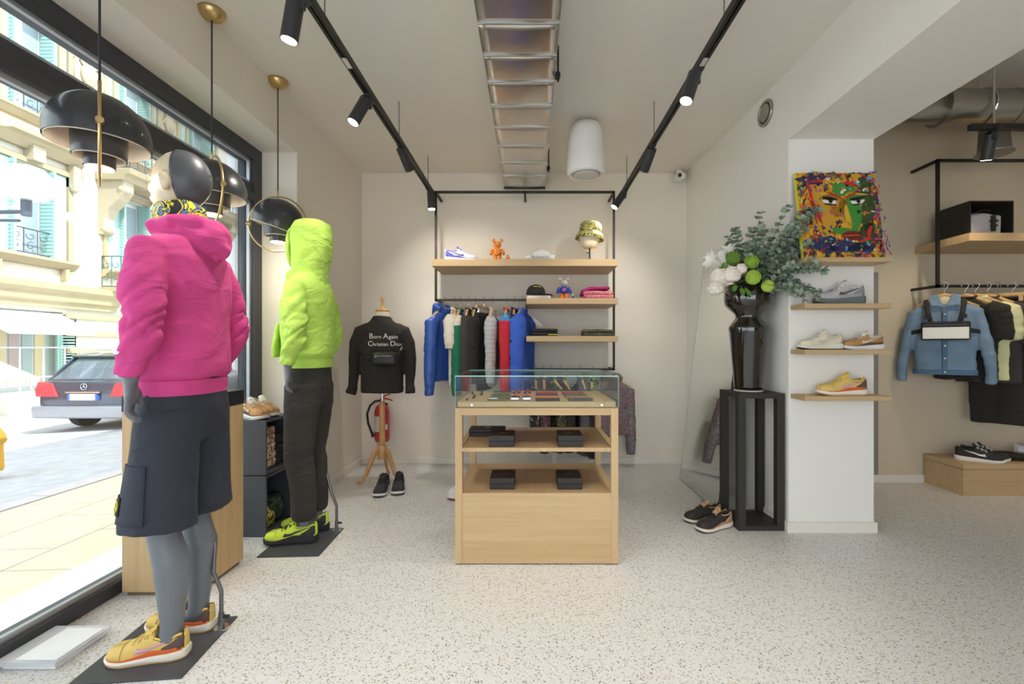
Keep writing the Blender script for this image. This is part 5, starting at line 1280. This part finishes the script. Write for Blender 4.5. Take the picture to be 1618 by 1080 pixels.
# lower rail
GB = 'clothes on the lower rail'; HB = 'wooden hangers on the lower rail'
AZT = PAT('aztec_print', [(0, '2f2d2e'), (0.45, '9a3340'), (0.49, '2f2d2e'), (0.58, '6a6664')], 16, 'noise', .9, (1, 1, 2.4), dist=2.5)
AZG = PAT('aztec_grey_print', [(0, '8a8587'), (0.40, '4a464c'), (0.46, '8a8587'), (0.53, '4f4b52'), (0.57, 'b04652'), (0.61, '7d787a')], 14, 'noise', .9, (1, 1, 2.0), dist=2.0)
FLR = PAT('dark_floral', [(0, '232122'), (0.52, '46323a'), (0.57, '8d8a86'), (0.62, '232122')], 22)
NYB = PAT('neon_print', [(0, '25272c'), (0.50, 'c9d93a'), (0.55, '25272c'), (0.62, '5b86c0'), (0.66, '25272c')], 22, dist=1.5)
OLV = PAT('olive_print2', [(0, '35372c'), (0.5, '6b6a44'), (0.57, '2a2b24')], 20)
def low_item(x, label, hl, rz=RZ, **k):
    hanger(hl, (x, YF, ZB + r_), rz, HB, w=.38)
    return garment('hanging_' + k.pop('nm', 'pullover'), label, k.pop('cat', 'top'), (x, YF, ZB + r_), rz, GB, **k)
low_item(.05, 'black floral shirt at the inner end of the lower rail', 'wooden hanger inside the floral shirt', L=.64, w=.40, t=.04, sleeve=.5, mats=FLR, seed=31, nm='shirt')
low_item(.125, 'black and dark red zigzag shirt on the lower rail', 'wooden hanger inside the zigzag shirt', L=.66, w=.40, t=.045, sleeve=.52, mats=AZT, seed=34, nm='shirt')
low_item(.20, 'olive printed shirt hanging on the lower rail', 'wooden hanger inside the olive shirt', rz=RZ + .45, L=.66, w=.40, t=.04, sleeve=.52, mats=OLV, seed=37, nm='shirt')
low_item(.29, 'plain black shirt between olive shirt and grey shirt', 'wooden hanger inside the plain black shirt', rz=RZ + .35, L=.66, w=.38, t=.035, sleeve=.52, mats=CLOTH_BLACK, seed=40, nm='shirt')
low_item(.475, 'dark grey shirt hanging apart on the lower rail', 'wooden hanger inside the dark grey shirt', rz=RZ + .1, L=.68, w=.40, t=.04, sleeve=.52, mats=M('shirt_grey', '55535a', .9), seed=43, nm='shirt')
low_item(.585, 'black hooded top with neon print collar on the lower rail', 'wooden hanger inside the neon collar top', rz=RZ - .2, L=.70, w=.40, t=.045, sleeve=.55, mats=[CLOTH_BLACK, NYB], matfn=lambda c, n: 1 if c.z > -.24 else 0, hood=True, seed=46, nm='hooded_top')
low_item(.765, 'grey and red patterned hooded jacket at the outer end of the lower rail', 'wooden hanger inside the patterned jacket', rz=RZ - 1.15, L=.52, w=.42, t=.05, sleeve=.60, mats=AZG, hood=True, seed=49, nm='jacket', cat='jacket')
# white and red sneakers on the floor behind the table
sneaker('sneaker', 'white sneaker with red sole on the floor behind the table', 'shoe', WRD, (-.50, 3.72, 0.0), -PI / 2 - .35, 'white sneakers behind the table', chunky=1.2)
sneaker('sneaker', 'white sneaker with red sole behind the table, half hidden by its leg', 'shoe', WRD, (-.40, 3.80, 0.0), -PI / 2 - .30, 'white sneakers behind the table', chunky=1.2)

# ================================================================== PILLAR SHELVES AND PAINTING
PS = [1.694, 1.42, 1.145, 0.868]
for z, l in zip(PS, ('oak shelf on the pillar carrying the painting', 'oak shelf on the pillar carrying one grey sneaker', 'oak shelf on the pillar carrying two sneakers', 'lowest oak shelf on the pillar carrying the yellow sneaker')):
    shelf(1.632, 2.148, 2.71, 2.86, z, 0.028, l, 'oak shelves on the pillar')
sneaker('sneaker', 'grey and white sneaker on the pillar shelf under the painting', 'shoe', GRY, (2.03, 2.785, PS[1]), PI, chunky=1.35, L=.29)
sneaker('sneaker', 'cream sneaker with black outsole on the pillar shelf', 'shoe', CRM, (1.90, 2.785, PS[2]), PI - .1, chunky=1.1, L=.25)
sneaker('sneaker', 'tan and white sneaker sharing a pillar shelf with the cream one', 'shoe', BRN, (2.14, 2.775, PS[2]), PI - .05, L=.235, chunky=1.1)
sneaker('sneaker', 'yellow sneaker with orange stripe on the lowest pillar shelf', 'shoe', YEL, (2.045, 2.785, PS[3]), PI, L=.29)
pt = thing('painting', 'thickly painted colourful face on a square canvas leaning on the pillar', 'painting', (1.881, 2.728, PS[0] + .001))
pt.rotation_euler = (-0.155, 0, 0)
PWd, PHt = .245, .545
obj('canvas', MB().box(-PWd, PWd, 0, .022, 0, PHt), PAT('canvas_ground', [(0, '1f2030'), (0.40, '9a4a24'), (0.45, 'd9a52c'), (0.52, 'b9801f'), (0.57, '4b6a2a'), (0.62, '2a2440')], 6.5, dist=2.0, detail=4), pt)
obj('canvas_edge', MB().box(-PWd - .002, -PWd, 0, .022, 0, PHt), M('edge_lime', 'd6e03a', .6), pt)
def blob(m, cx, cz, rx, rz, a=0, n=12, jag=.15, y0=-.003):
    ph = random.random() * 9
    pts = []
    for k in range(n):
        t = 2 * PI * k / n; r = 1 + jag * math.sin(3 * t + ph) + jag * .6 * math.sin(5 * t + ph * 2)
        x, z = rx * r * math.cos(t), rz * r * math.sin(t)
        pts.append((cx + x * math.cos(a) - z * math.sin(a), cz + x * math.sin(a) + z * math.cos(a)))
    m.prism(pts, y0, .001)
def daub(name, col, items, y0=-.003, par=None):
    if name != 'paint_daubs' and len(items) > 1:
        for it in items: o = daub(name, col, [it], y0, par)
        return o
    m = MB()
    for it in items: blob(m, *it, y0=y0)
    return obj(name, m, M('paint_' + col, col, .35), par or pt)
random.seed(21)
daub('paint_field', 'c9962c', [(-.10, .30, .085, .17, .1, 20, .08), (-.01, .36, .06, .10, 0, 16, .1), (.03, .27, .03, .12, .1, 16, .1)], -.002)
daub('paint_field', '3f8a35', [(.085, .30, .055, .13, -.1, 20, .1), (.03, .44, .07, .045, .2, 16, .12), (.0, .17, .06, .02, 0, 14, .2)], -.0025)
daub('paint_field', '3a4a26', [(.17, .33, .045, .2, 0, 20, .12), (.16, .14, .06, .08, 0, 16, .15)], -.002)
daub('paint_field', '2e3358', [(-.12, .08, .1, .05, 0, 16, .2), (.02, .07, .12, .035, 0, 16, .2), (-.15, .5, .09, .03, .1, 14, .2), (.1, .06, .08, .03, 0, 14, .2)], -.0025)
for s, cx in ((-1, -.055), (1, .115)):
    daub('eye_white', 'e9e6e0', [(cx, .355, .042, .017, .12 * s, 14, .05)], -.005)
    daub('eye_pupil', '1b1a1a', [(cx + .004, .357, .012, .014, 0, 12, .03), (cx, .374, .048, .012, .15 * s, 14, .1), (cx, .337, .038, .004, .1 * s, 12, .1)], -.0065)
    daub('brow', 'b8322a', [(cx + (.03 if s < 0 else -.035), .398, .05, .007, -.45 * -s, 12, .1)], -.007)
daub('brow', 'd9b23a', [(.125, .405, .055, .006, -.1, 12, .1), (-.07, .408, .05, .005, .05, 12, .1)], -.006)
daub('nose', 'd9a53a', [(.045, .26, .016, .075, .12, 14, .1), (.03, .205, .035, .016, .2, 14, .1)], -.005)
daub('lips', '7a211f', [(.055, .145, .062, .020, .08, 16, .08), (.055, .122, .05, .016, .0, 16, .08)], -.006)
daub('lip_line', 'c98a3a', [(.05, .137, .06, .002, .06, 12, .1)], -.0075)
daub('red_strokes', 'c22a2c', [(-.165, .38, .008, .16, .12, 14, .15), (-.145, .30, .012, .09, .35, 14, .2), (.09, .47, .05, .012, -.3, 14, .2), (-.12, .49, .04, .009, .1, 12, .2), (.165, .16, .012, .045, -.3, 12, .2), (.135, .11, .045, .009, .3, 12, .2)], -.0055)
pal = ['c22a2c', 'd9b23a', 'e8e2d6', '2f55a8', '3f8a35', '1f1d22', 'd63a8c', 'd9772c', '6aa6c9', '5a2a55']
for ci, c in enumerate(pal):
    its = []
    for k in range(26):
        x, z = random.uniform(-.235, .235), random.uniform(.01, .535)
        if abs(x - .03) < .12 and .12 < z < .40 and random.random() < .75: continue
        its.append((x, z, random.uniform(.003, .016), random.uniform(.003, .010), random.uniform(0, 3), 8, .25))
    o = daub('paint_daubs', c, its, -.004 - .0004 * ci); o['kind'] = 'stuff'
for ci, c in enumerate(('c9452c', '2f4fa0', 'c23a8c', 'd0a93a', '2a6a3a', '8a2a6a', '1f1d22')):
    m = MB()
    for k in range(9):
        if k < 5: x, z, vx, vz = PWd - random.uniform(-.01, .03), random.uniform(0, .5), .3, 1
        else: x, z, vx, vz = random.uniform(-.2, .24), random.choice((random.uniform(0, .05), .54 + random.uniform(-.01, .0))), 1, .2
        pts = [Vector((x, -.008, z))]
        for q in range(7): pts.append(pts[-1] + Vector((random.uniform(-.014, .014) * (1 + vx) * .7, random.uniform(-.004, .003), random.uniform(-.018, .022) * vz)))
        for p in pts: p.x = max(min(p.x, PWd + .025), -PWd); p.z = max(.004, min(p.z, PHt + .012)); p.y = min(-.004, p.y)
        m.tube(pts, .0022, 5)
    o = obj('yarn', m, M('yarn_' + c, c, .8), pt); o['kind'] = 'stuff'

# ================================================================== MIRROR, STAND, VASE, BOUQUET
mr = thing('leaning_mirror', 'large frameless mirror leaning against the white dividing wall', 'mirror', (1.312, 3.60, 0.0))
MIR = M('mirror_silver', 'dfe3e0', 0.03, 1.0)
tilt = math.atan2(.205, 1.85)
rot = (0, tilt, 0)
obj('mirror_glass', MB().box(.0, .004, -.40, .40, .004, 1.866), MIR, mr, rot=rot)
obj('polished_edge', MB().box(-.0005, .0045, .40, .403, .004, 1.868).box(-.0005, .0045, -.403, -.40, .004, 1.868).box(-.0005, .0045, -.403, .403, 0, .005).box(-.0005, .0045, -.403, .403, 1.866, 1.87), M('mirror_edge', '6b736f', .2), mr, rot=rot)
obj('backing', MB().box(.005, .009, -.398, .398, .004, 1.864), M('mirror_back', '77726c', .8), mr, rot=rot)
st = thing('plant_stand', 'tall open black stand beside the pillar under the vase', 'stand', (1.459, 3.02, 0))
STB = M('stand_black', '2c2924', 0.55); hs, bt, SH = .145, .046, .868
for sx in (-1, 1):
    for sy in (-1, 1):
        obj('leg', MB().box(sx * hs, sx * (hs - bt), sy * hs, sy * (hs - bt), .03, SH - .03), STB, st, bevel=.001)
obj('top', MB().box(-hs, hs, -hs, hs, SH - .032, SH), STB, st, bevel=.001)
obj('base', MB().box(-hs, hs, -hs, hs, .0, .032), STB, st, bevel=.001)
va = thing('vase', 'tall glossy black waisted vase on the black stand', 'vase', (1.445, 3.02, SH + .001))
VB = M('vase_black', '17110e', .04, coat=1.0)
obj('body', MB().lathe([(.06, .006), (.085, .008), (.088, .03), (.120, .39), (.126, .415), (.12, .43), (.085, .475), (.080, .49), (.086, .51), (.13, .55), (.147, .57), (.152, .60), (.155, .695), (.150, .697), (.146, .60), (.12, .57)], 64), VB, va, smooth=True)
obj('foot', MB().lathe([(.05, 0), (.088, 0), (.09, .004), (.087, .009), (.05, .009)], 48), M('foot_clear', 'd6d3cc', .1), va, smooth=True)
bq = thing('bouquet', 'bouquet of eucalyptus, white flowers and green pompons in the black vase', 'bouquet', (1.459, 3.02, SH + .64))
random.seed(5)
LEAFM = M('eucalyptus_leaf', '8b9c88', .6, var=.2, vs_=14); STEM = M('stem_green', '66704f', .7)
stems, leaves = MB(), MB()
def leaf(m, p, d, up, l, w):
    d = d.normalized(); s = d.cross(up)
    if s.length < .01: s = d.cross(Vector((1, 0, 0)))
    s.normalize(); n = s.cross(d)
    m.add([p, p + d * l * .35 + s * w * .5 + n * .002, p + d * l * .75 + s * w * .42, p + d * l, p + d * l * .75 - s * w * .42, p + d * l * .35 - s * w * .5 + n * .002, p + d * l * .5 - n * .004],
          [(0, 1, 6), (1, 2, 6), (2, 3, 6), (3, 4, 6), (4, 5, 6), (5, 0, 6)])
big = []
for i in range(62):
    tx, ty, tz = random.uniform(-.14, .27), random.uniform(-.20, .10), random.uniform(.10, .52)
    if i < 7: tx, ty, tz = random.uniform(.18, .28), random.uniform(-.26, -.12), random.uniform(-.06, .12)      # trailing sprays
    if tx > .08: ty = random.uniform(-.34, -.21)
    tz = min(tz, .50 - .9 * max(0, -tx) - .25 * max(0, tx - .12))
    a = Vector((random.uniform(-.06, .06), random.uniform(-.06, .06), -.05)); c = Vector((tx, ty, tz))
    b = a * .4 + c * .6 + Vector((0, 0, .14 if i < 7 else .06))
    pts = [a * (1 - t) ** 2 + b * 2 * t * (1 - t) + c * t * t for t in [k / 12 for k in range(13)]]
    stems.tube(pts, [.0032 - .0002 * k for k in range(13)], 5)
    for k in range(4, 13):
        p = pts[k]; d0 = (pts[min(k + 1, 12)] - pts[k - 1]).normalized()
        for _ in range(4):
            r = Vector((random.uniform(-1, 1), random.uniform(-1, 1), random.uniform(-.8, .8)))
            d = (r - d0 * r.dot(d0)).normalized() + d0 * .5
            leaf(leaves, p, d, Vector((random.uniform(-1, 1), random.uniform(-1, 1), 1)), random.uniform(.026, .046), random.uniform(.022, .034))
obj('stems', stems, STEM, bq, smooth=True)
o = obj('eucalyptus_leaves', leaves, LEAFM, bq, smooth=True); o['kind'] = 'stuff'
def pompon(c, r, col):
    m = MB()
    for k in range(90):
        f = k + .5; ph = math.acos(1 - 2 * f / 90); th = PI * (1 + 5 ** .5) * f
        d = Vector((math.cos(th) * math.sin(ph), math.sin(th) * math.sin(ph), math.cos(ph)))
        m.ell(Vector(c) + d * r * .86, (r * .17,) * 3, 6, 4)
    m.ell(c, (r * .88,) * 3, 14, 10)
    obj('green_pompon', m, M('pompon_' + col, col, .7), bq, smooth=True)
for c, r, col in (((-.17, -.12, .215), .046, '6d8a34'), ((-.075, -.17, .185), .045, '8aa93c'), ((-.075, -.19, .085), .046, 'a3bf45'), ((.01, -.20, .030), .038, 'b3cc52'), ((-.215, -.06, .165), .04, '7d9a3c')): pompon(c, r, col)
def peony(c, r, seed):
    random.seed(seed); m = MB()
    for lay in range(4):
        n = 4 + lay * 3; rr = r * (1.25 - .06 * lay)
        for k in range(n):
            a = 2 * PI * k / n + lay * .5; tl = .35 + .55 * lay
            d = Vector((math.cos(a) * math.sin(tl), math.sin(a) * math.sin(tl), math.cos(tl)))
            m.ell(Vector(c) + d * rr * .7, (r * .46, r * .40, r * .13), 10, 6, (d + Vector((random.uniform(-.3, .3), random.uniform(-.3, .3), random.uniform(-.3, .3)))).to_track_quat('Z', 'Y').to_matrix())
    m.ell(c, (r * .80,) * 3, 12, 8)
    obj('peony', m, M('petal_blush', 'ece1d6', .8), bq, smooth=True)
for c, r, s in (((-.265, -.14, .085), .062, 1), ((-.30, -.17, .015), .050, 2), ((-.20, -.17, .10), .055, 3), ((-.145, -.18, .135), .036, 4)): peony(c, r, s)
def lily(c, d, s):
    m = MB(); d = Vector(d).normalized(); q = d.to_track_quat('Z', 'Y')
    for k in range(6):
        a = k * PI / 3 + s
        def fn(u, v, a=a):
            t = v; w = .030 * math.sin(PI * min(1, .12 + t * .88)) ** .8
            r = .012 + .055 * t ** 1.6
            p = Vector((r * math.cos(a), r * math.sin(a), .13 * t - .03 * t ** 4)) + Vector((-math.sin(a), math.cos(a), 0)) * w * (2 * u - 1) + Vector((math.cos(a), math.sin(a), 0)) * -.008 * (2 * u - 1) ** 2
            return Vector(c) + q @ p
        m.grid(fn, 4, 8)
    obj('white_lily', m, M('petal_white', 'f0ece2', .7), bq, smooth=True, solid=.0015)
lily((-.20, -.08, .17), (-.5, -.15, .75), 0); lily((-.24, -.10, .17), (-.85, -.3, .35), .4); lily((-.15, -.04, .22), (-.25, -.05, 1), .8); lily((-.22, -.02, .20), (-.7, .3, .7), .2)
BIGL = M('leaf_bright', '5f8f3a', .6)
gl = MB()
for p, d, l, w in (((-.03, -.17, .10), (.6, -.4, .45), .10, .07), ((-.02, -.18, .07), (.35, -.5, -.35), .09, .06), ((-.22, -.10, .10), (-.1, -.4, 1), .10, .035), ((-.13, -.15, .03), (-.2, -.7, -.7), .09, .03), ((-.11, -.15, .03), (.1, -.7, -.75), .10, .03), ((-.16, -.14, .05), (-.4, -.6, -.6), .09, .03)):
    leaf(gl, Vector(p), Vector(d), Vector((0, -.3, 1)), l, w)
obj('broad_leaves', gl, BIGL, bq, smooth=True)
sneaker('sneaker', 'black and tan sneaker on the floor against the black stand', 'shoe', TAN, (1.30, 2.97, 0.0), PI + .42, 'black and tan sneakers by the stand', chunky=1.1, L=.27)
sneaker('sneaker', 'black and tan sneaker lying behind its pair near the mirror', 'shoe', TAN, (1.285, 3.10, 0.0), PI + .30, 'black and tan sneakers by the stand', chunky=1.1, L=.27)
# ================================================================== SIDE ROOM
r2 = thing('side_rack', 'black metal wall rack with hanging rail in the side room', 'rack', (0, 0, 0))
Y2F, X2A, X2B = 3.67, 3.28, 4.95
def bar2(a, b, nm):
    lo = [min(p, q) - .0105 for p, q in zip(a, b)]; hi = [max(p, q) + .0105 for p, q in zip(a, b)]
    return obj(nm, MB().box(lo[0], hi[0], lo[1], hi[1], lo[2], hi[2]), BLACKM, r2)
Z2T, Z2R = 2.66, 1.65
bar2((X2A, Y2F, Z2T), (X2B, Y2F, Z2T), 'top_bar'); bar2((X2A, Y2F, Z2R), (X2A, Y2F, Z2T), 'upright'); bar2((X2A, Y2F, Z2R), (X2B, Y2F, Z2R), 'hanging_rail')
bar2((X2A, Y2F, Z2T), (X2A, Y2 - .012, Z2T), 'wall_bracket'); bar2((X2A, Y2F, Z2R), (X2A, Y2 - .012, Z2R), 'wall_bracket')
for x in (3.32, 3.46, 3.55, 3.67, 3.75, 3.83, 3.91): obj('rail_stud', MB().cyl((x, Y2F - .0105, Z2R), (x, Y2F - .0135, Z2R), .006, n=10), CHROME, r2)
shelf(3.305, 4.95, 3.43, Y2, 2.02, .06, 'long oak shelf in the side room above the clothes', 'oak shelf in the side room')
bx = thing('open_box', 'open black box on the side room shelf', 'box', (3.565, 3.66, 2.02))
OBX = M('openbox_black', '25221e', .6)
t_ = .008
obj('panel', MB().box(-.17, -.17 + t_, -.14, .14, 0, .27), OBX, bx); obj('panel', MB().box(.17 - t_, .17, -.14, .14, 0, .27), OBX, bx)
obj('panel', MB().box(-.17 + t_, .17 - t_, -.14, .14, .27 - t_, .27), OBX, bx); obj('panel', MB().box(-.17 + t_, .17 - t_, -.14, .14, 0, t_), OBX, bx); obj('panel', MB().box(-.17 + t_, .17 - t_, .14 - t_, .14, t_, .27 - t_), OBX, bx)
bp = thing('pale_bag', 'pale grey padded bag with black buckle inside the open black box', 'bag', (3.545, 3.62, 2.0285))
PGB = M('bag_pale', 'b9b4b4', .7)
pb = fuse('body', MB().box(-.12, .12, -.08, .06, .0, .16).ell((0, -.01, .155), (.115, .07, .03)), PGB, bp, .009, 6, lambda p: .004 * nz(p.x * 14, p.y * 14, p.z * 14))
obj('buckle', MB().box(.03, .055, -.098, -.08, .03, .15).box(.015, .07, -.102, -.088, .10, .115).box(.02, .065, -.102, -.088, .065, .08), OBX, bp)
obj('strap_handle', MB().tube([(-.06, -.03, .165), (-.02, -.03, .20), (.04, -.03, .212), (.08, -.03, .20)], .005, 8), OBX, bp)
# plinth
p2 = thing('low_plinth', 'low oak plinth with overhanging lid in the side room', 'plinth', (4.16, 3.73, 0))
obj('body', MB().box(-.785, .785, -.177, .175, .0, .205), OAK_X, p2, bevel=.001)
obj('lid', MB().box(-.79, .79, -.182, .178, .209, .248), OAK_X, p2, bevel=.001)
sneaker('sneaker', 'black slip-on sneaker with white sole at the end of the oak plinth', 'shoe', SLP, (3.47, 3.72, .248), -.52, 'black sneakers on the oak plinth', L=.29)
sneaker('sneaker', 'black slip-on sneaker with white sole beside its pair and the black clothes', 'shoe', SLP, (3.56, 3.77, .248), -.52, 'black sneakers on the oak plinth', L=.29)
t = thing('folded_clothes', 'black folded garment lying flat on the oak plinth', 'clothes', (3.93, 3.70, .249), rz=-.25)
fuse('cloth', MB().tube([(-.17, 0, .03), (0, 0, .03), (.2, 0, .018)], [(.07, .03), (.085, .028), (.06, .014)], 18), CLOTH_BLACK, t, .008, 3, lambda p: .006 * nz(p.x * 14, p.y * 24, p.z * 14))
sneaker('sneaker', 'white sneaker on the oak plinth beyond the black folded garment', 'shoe', WRD, (4.04, 3.80, .248), -.3, L=.28)
# clothes on the side rail
GC = 'clothes on the side room rail'; HC = 'wooden hangers on the side room rail'
DEN = M('denim_blue', '7a92a9', .85, var=.14, vs_=9, bump=.25, bs=120)
jx, jy = 3.335, Y2F
jr = -.70
h = hanger('wooden hanger inside the denim jacket', (jx, jy, Z2R + .0105), jr, HC, w=.40)
def jk(m, z0): pass
g = garment('denim_jacket', 'blue denim jacket at the front of the side room rail', 'jacket', (jx, jy, Z2R + .0105), jr, GC, L=.60, w=.41, t=.05, sleeve=.56, mats=DEN, seed=60, slw=.040, spread=.085, part='jacket_body', collar=False, vox=.009)
DST = M('denim_seam', '56738f', .85); BRS = M('jean_button', '9a8460', .35, .8)
ck = MB()
for s in (-1, 1):
    ck.add([(s * .012, -.075, -.175), (s * .085, -.075, -.165), (s * .095, -.05, -.10), (s * .045, -.052, -.085), (s * .012, -.066, -.165), (s * .085, -.066, -.155), (s * .095, -.04, -.09), (s * .045, -.042, -.075)],
           [(0, 1, 2, 3), (7, 6, 5, 4), (0, 4, 5, 1), (1, 5, 6, 2), (2, 6, 7, 3), (3, 7, 4, 0)])
obj('collar', ck, DEN, g)
obj('inner_neck', MB().ell((0, -.035, -.135), (.05, .02, .04)), M('jacket_lining', 'd8c9a8', .8), g, smooth=True)
obj('placket', MB().box(-.014, .014, -.082, -.068, -.70, -.18), DST, g, bevel=.002)
obj('hem_band', MB().loft([ring_pts((0, 0), .196, .078, z, 28, .85) for z in (-.720, -.680)]), DST, g, smooth=True, auto=.6)
for z in (-.24, -.31, -.49, -.59, -.70): obj('button', MB().cyl((0, -.082, z), (0, -.088, z), .007, n=10), BRS, g)
def onj(x, z): return (x, -.074 + .9 * max(0, abs(x) - .12), z)
# chest rig worn over the jacket
rig = thing('chest_bag', 'black and silver chest bag strapped over the denim jacket', 'bag', (jx, jy, Z2R + .0105), jr)
BKN = M('webbing_black', '221f1c', .7); SIL = M('silver_panel', 'c9c2b4', .35, .3)
rb = obj('pouch', MB().box(-.145, .145, -.135, -.085, -.445, -.30), BKN, rig, bevel=.012)
obj('silver_panel', MB().box(-.135, .135, -.138, -.134, -.435, -.345), SIL, rb, bevel=.001)
obj('zip', MB().box(-.135, .135, -.139, -.135, -.332, -.324), M('zip_dark', '3a3733', .4), rb)
for s in (-1, 1):
    ap = obj('strap', MB().tube([(s * .085, -.10, -.31), (s * .10, -.095, -.23), (s * .115, -.055, -.13), (s * .11, .0, -.115)], [(.004, .016)] * 4, 8), BKN, rig)
    obj('buckle', MB().box(s * .105 - .02, s * .105 + .02, -.108, -.095, -.275, -.245), BKN, ap)
    obj('side_strap', MB().tube([(s * .14, -.105, -.37), (s * .19, -.07, -.38), (s * .215, .0, -.385)], [(.004, .017)] * 3, 8), BKN, rig)
def side_item(x, label, hl, **k):
    rz = k.pop('rz', -PI / 2 + .75)
    hanger(hl, (x, Y2F, Z2R + .0105), rz, HC, w=.40)
    return garment('hanging_' + k.pop('nm', 'tee'), label, k.pop('cat', 'top'), (x, Y2F, Z2R + .0105), rz, GC, **k)
PLY = M('tee_pale_yellow', 'd8d6a4', .9)
side_item(3.50, 'black short-sleeved tee hanging behind the denim jacket', 'wooden hanger inside the black tee', L=.66, w=.42, t=.025, sleeve=.22, mats=CLOTH_BLACK, seed=63, slw=.065)
side_item(3.585, 'pale yellow short-sleeved tee on the side room rail', 'wooden hanger inside the pale yellow tee', L=.66, w=.42, t=.025, sleeve=.22, mats=PLY, seed=66, slw=.065)
side_item(3.68, 'charcoal tee between the yellow tee and the black trousers', 'wooden hanger inside the charcoal tee', L=.68, w=.42, t=.025, sleeve=.24, mats=DGR, seed=69, slw=.065)
hx = 3.76
h = thing('clip_hanger', 'wooden clip hanger holding black trousers in the side room', 'hanger', (hx, Y2F, Z2R + .0105), -PI / 2 + .75, HC)
obj('hook', MB().tube([(0, 0, -.07), (0, 0, -.045), (.012, 0, -.028), (.022, 0, -.008), (.012, 0, .0205), (-.004, 0, .0235), (-.016, 0, .016)], .0022, 6), CHROME, h)
obj('bar', MB().box(-.18, .18, -.008, .008, -.095, -.07), HANGW, h, bevel=.003)
for s in (-1, 1): obj('clip', MB().box(s * .13 - .012, s * .13 + .012, -.008, .008, -.145, -.09), HANGW, h)
t = thing('hanging_trousers', 'long black trousers hanging in the side room', 'trousers', (hx, Y2F, Z2R + .0105), -PI / 2 + .75, GC)
lg = MB().loft([ring_pts((0, 0), rx, ry, z, 22, .8) for z, rx, ry in ((-.14, .18, .03), (-.25, .19, .04), (-.5, .185, .045), (-.56, .18, .04))])
for s in (-1, 1): lg.tube([(s * .085, 0, -.45), (s * .080, 0, -.8), (s * .075, 0, -1.12)], [(.035, .095), (.035, .09), (.03, .085)], 16)
fuse('cloth', lg, CLOTH_BLACK, t, .011, 3, lambda p: .008 * nz(p.x * 14, p.y * 9, p.z * 2))
obj('waistband', MB().loft([ring_pts((0, 0), rx, ry, z, 28, .8) for z, rx, ry in ((-.18, .188, .040), (-.176, .19, .042), (-.142, .184, .034), (-.138, .178, .03))]), CLOTH_BLACK, t, smooth=True)
side_item(3.88, 'black jacket hanging beyond the trousers in the side room', 'wooden hanger inside the black jacket of the side room', L=.62, w=.42, t=.03, sleeve=.5, mats=CLOTH_BLACK, seed=72, nm='jacket', cat='jacket')
side_item(4.02, 'dark patterned shirt at the far part of the side rail', 'wooden hanger inside the dark patterned shirt', L=.66, w=.42, t=.03, sleeve=.5, mats=FLR, seed=75, nm='shirt')
# round ducts and track in the side room
PIPE = M('spiro_steel', 'a8a49c', .3, .9, bump=.05, bs=20)
pp = thing('round_duct', 'round galvanised spiral duct under the side room ceiling', 'air duct', (0, 3.55, 3.02))
def pipe(nm, pts, r): return obj(nm, MB().tube(pts, r, 28), PIPE, pp, smooth=True, auto=.8)
pipe('pipe', [(2.3, 0, -.02), (3.22, 0, -.02)], .10); pipe('pipe', [(3.20, 0, 0), (4.99, 0, 0)], .135)
for x in (2.75, 3.2, 3.75, 4.3): obj('pipe_joint', MB().tube([(x - .03, 0, 0), (x + .03, 0, 0)], .142 if x > 3.1 else .108, 28), RINGM, pp)
obj('hanger_strap', MB().cyl((3.5, 0, .135), (3.5, 0, .31), .008, n=8).tube([(3.5, .141 * math.cos(a), .141 * math.sin(a)) for a in [2 * PI * k / 24 for k in range(24)]], .006, 6, closed=True), CHROME, pp)
tk = thing('light_track', 'black lighting track in the side room below the round duct', 'light track', (0, 3.05, 2.63))
obj('rail', MB().box(2.95, 4.95, -.018, .018, -.018, .018), BLACKM, tk); obj('end_cap', MB().box(2.942, 2.95, -.019, .019, -.019, .019), SPOTB, tk)
for x in (3.1, 4.2): obj('suspension_rod', MB().cyl((x, 0, .018), (x, 0, CEIL2 - 2.63), .0035, n=8), CHROME, tk)
def fixrot(s): return s
spot(3.10, 3.05, (.12, .35, -1), 'black track spotlight in the side room over the clothes', z=2.612, w=16, group='side room spotlights', col=(1.0, 0.84, 0.62))
spot(3.95, 3.05, (.1, .55, -1), 'black track spotlight at the outer part of the side room track', z=2.612, w=16, group='side room spotlights', col=(1.0, 0.84, 0.62))
dl = thing('ceiling_spot', 'round grey downlight hanging in the side room behind the track', 'spotlight', (3.46, 3.40, 2.60))
obj('housing', MB().lathe([(.02, .20), (.085, .19), (.095, .02), (.115, .0), (.085, .0)], 28), M('downlight_grey', '8d8a84', .35, .7), dl, smooth=True)
obj('reflector', MB().cyl((0, 0, .004), (0, 0, .01), .08, n=24), EMIT('downlight_lens', 'fff0d8', 3.0), dl)
obj('stem', MB().cyl((0, 0, .19), (0, 0, CEIL2 - 2.60), .008, n=8), CHROME, dl)
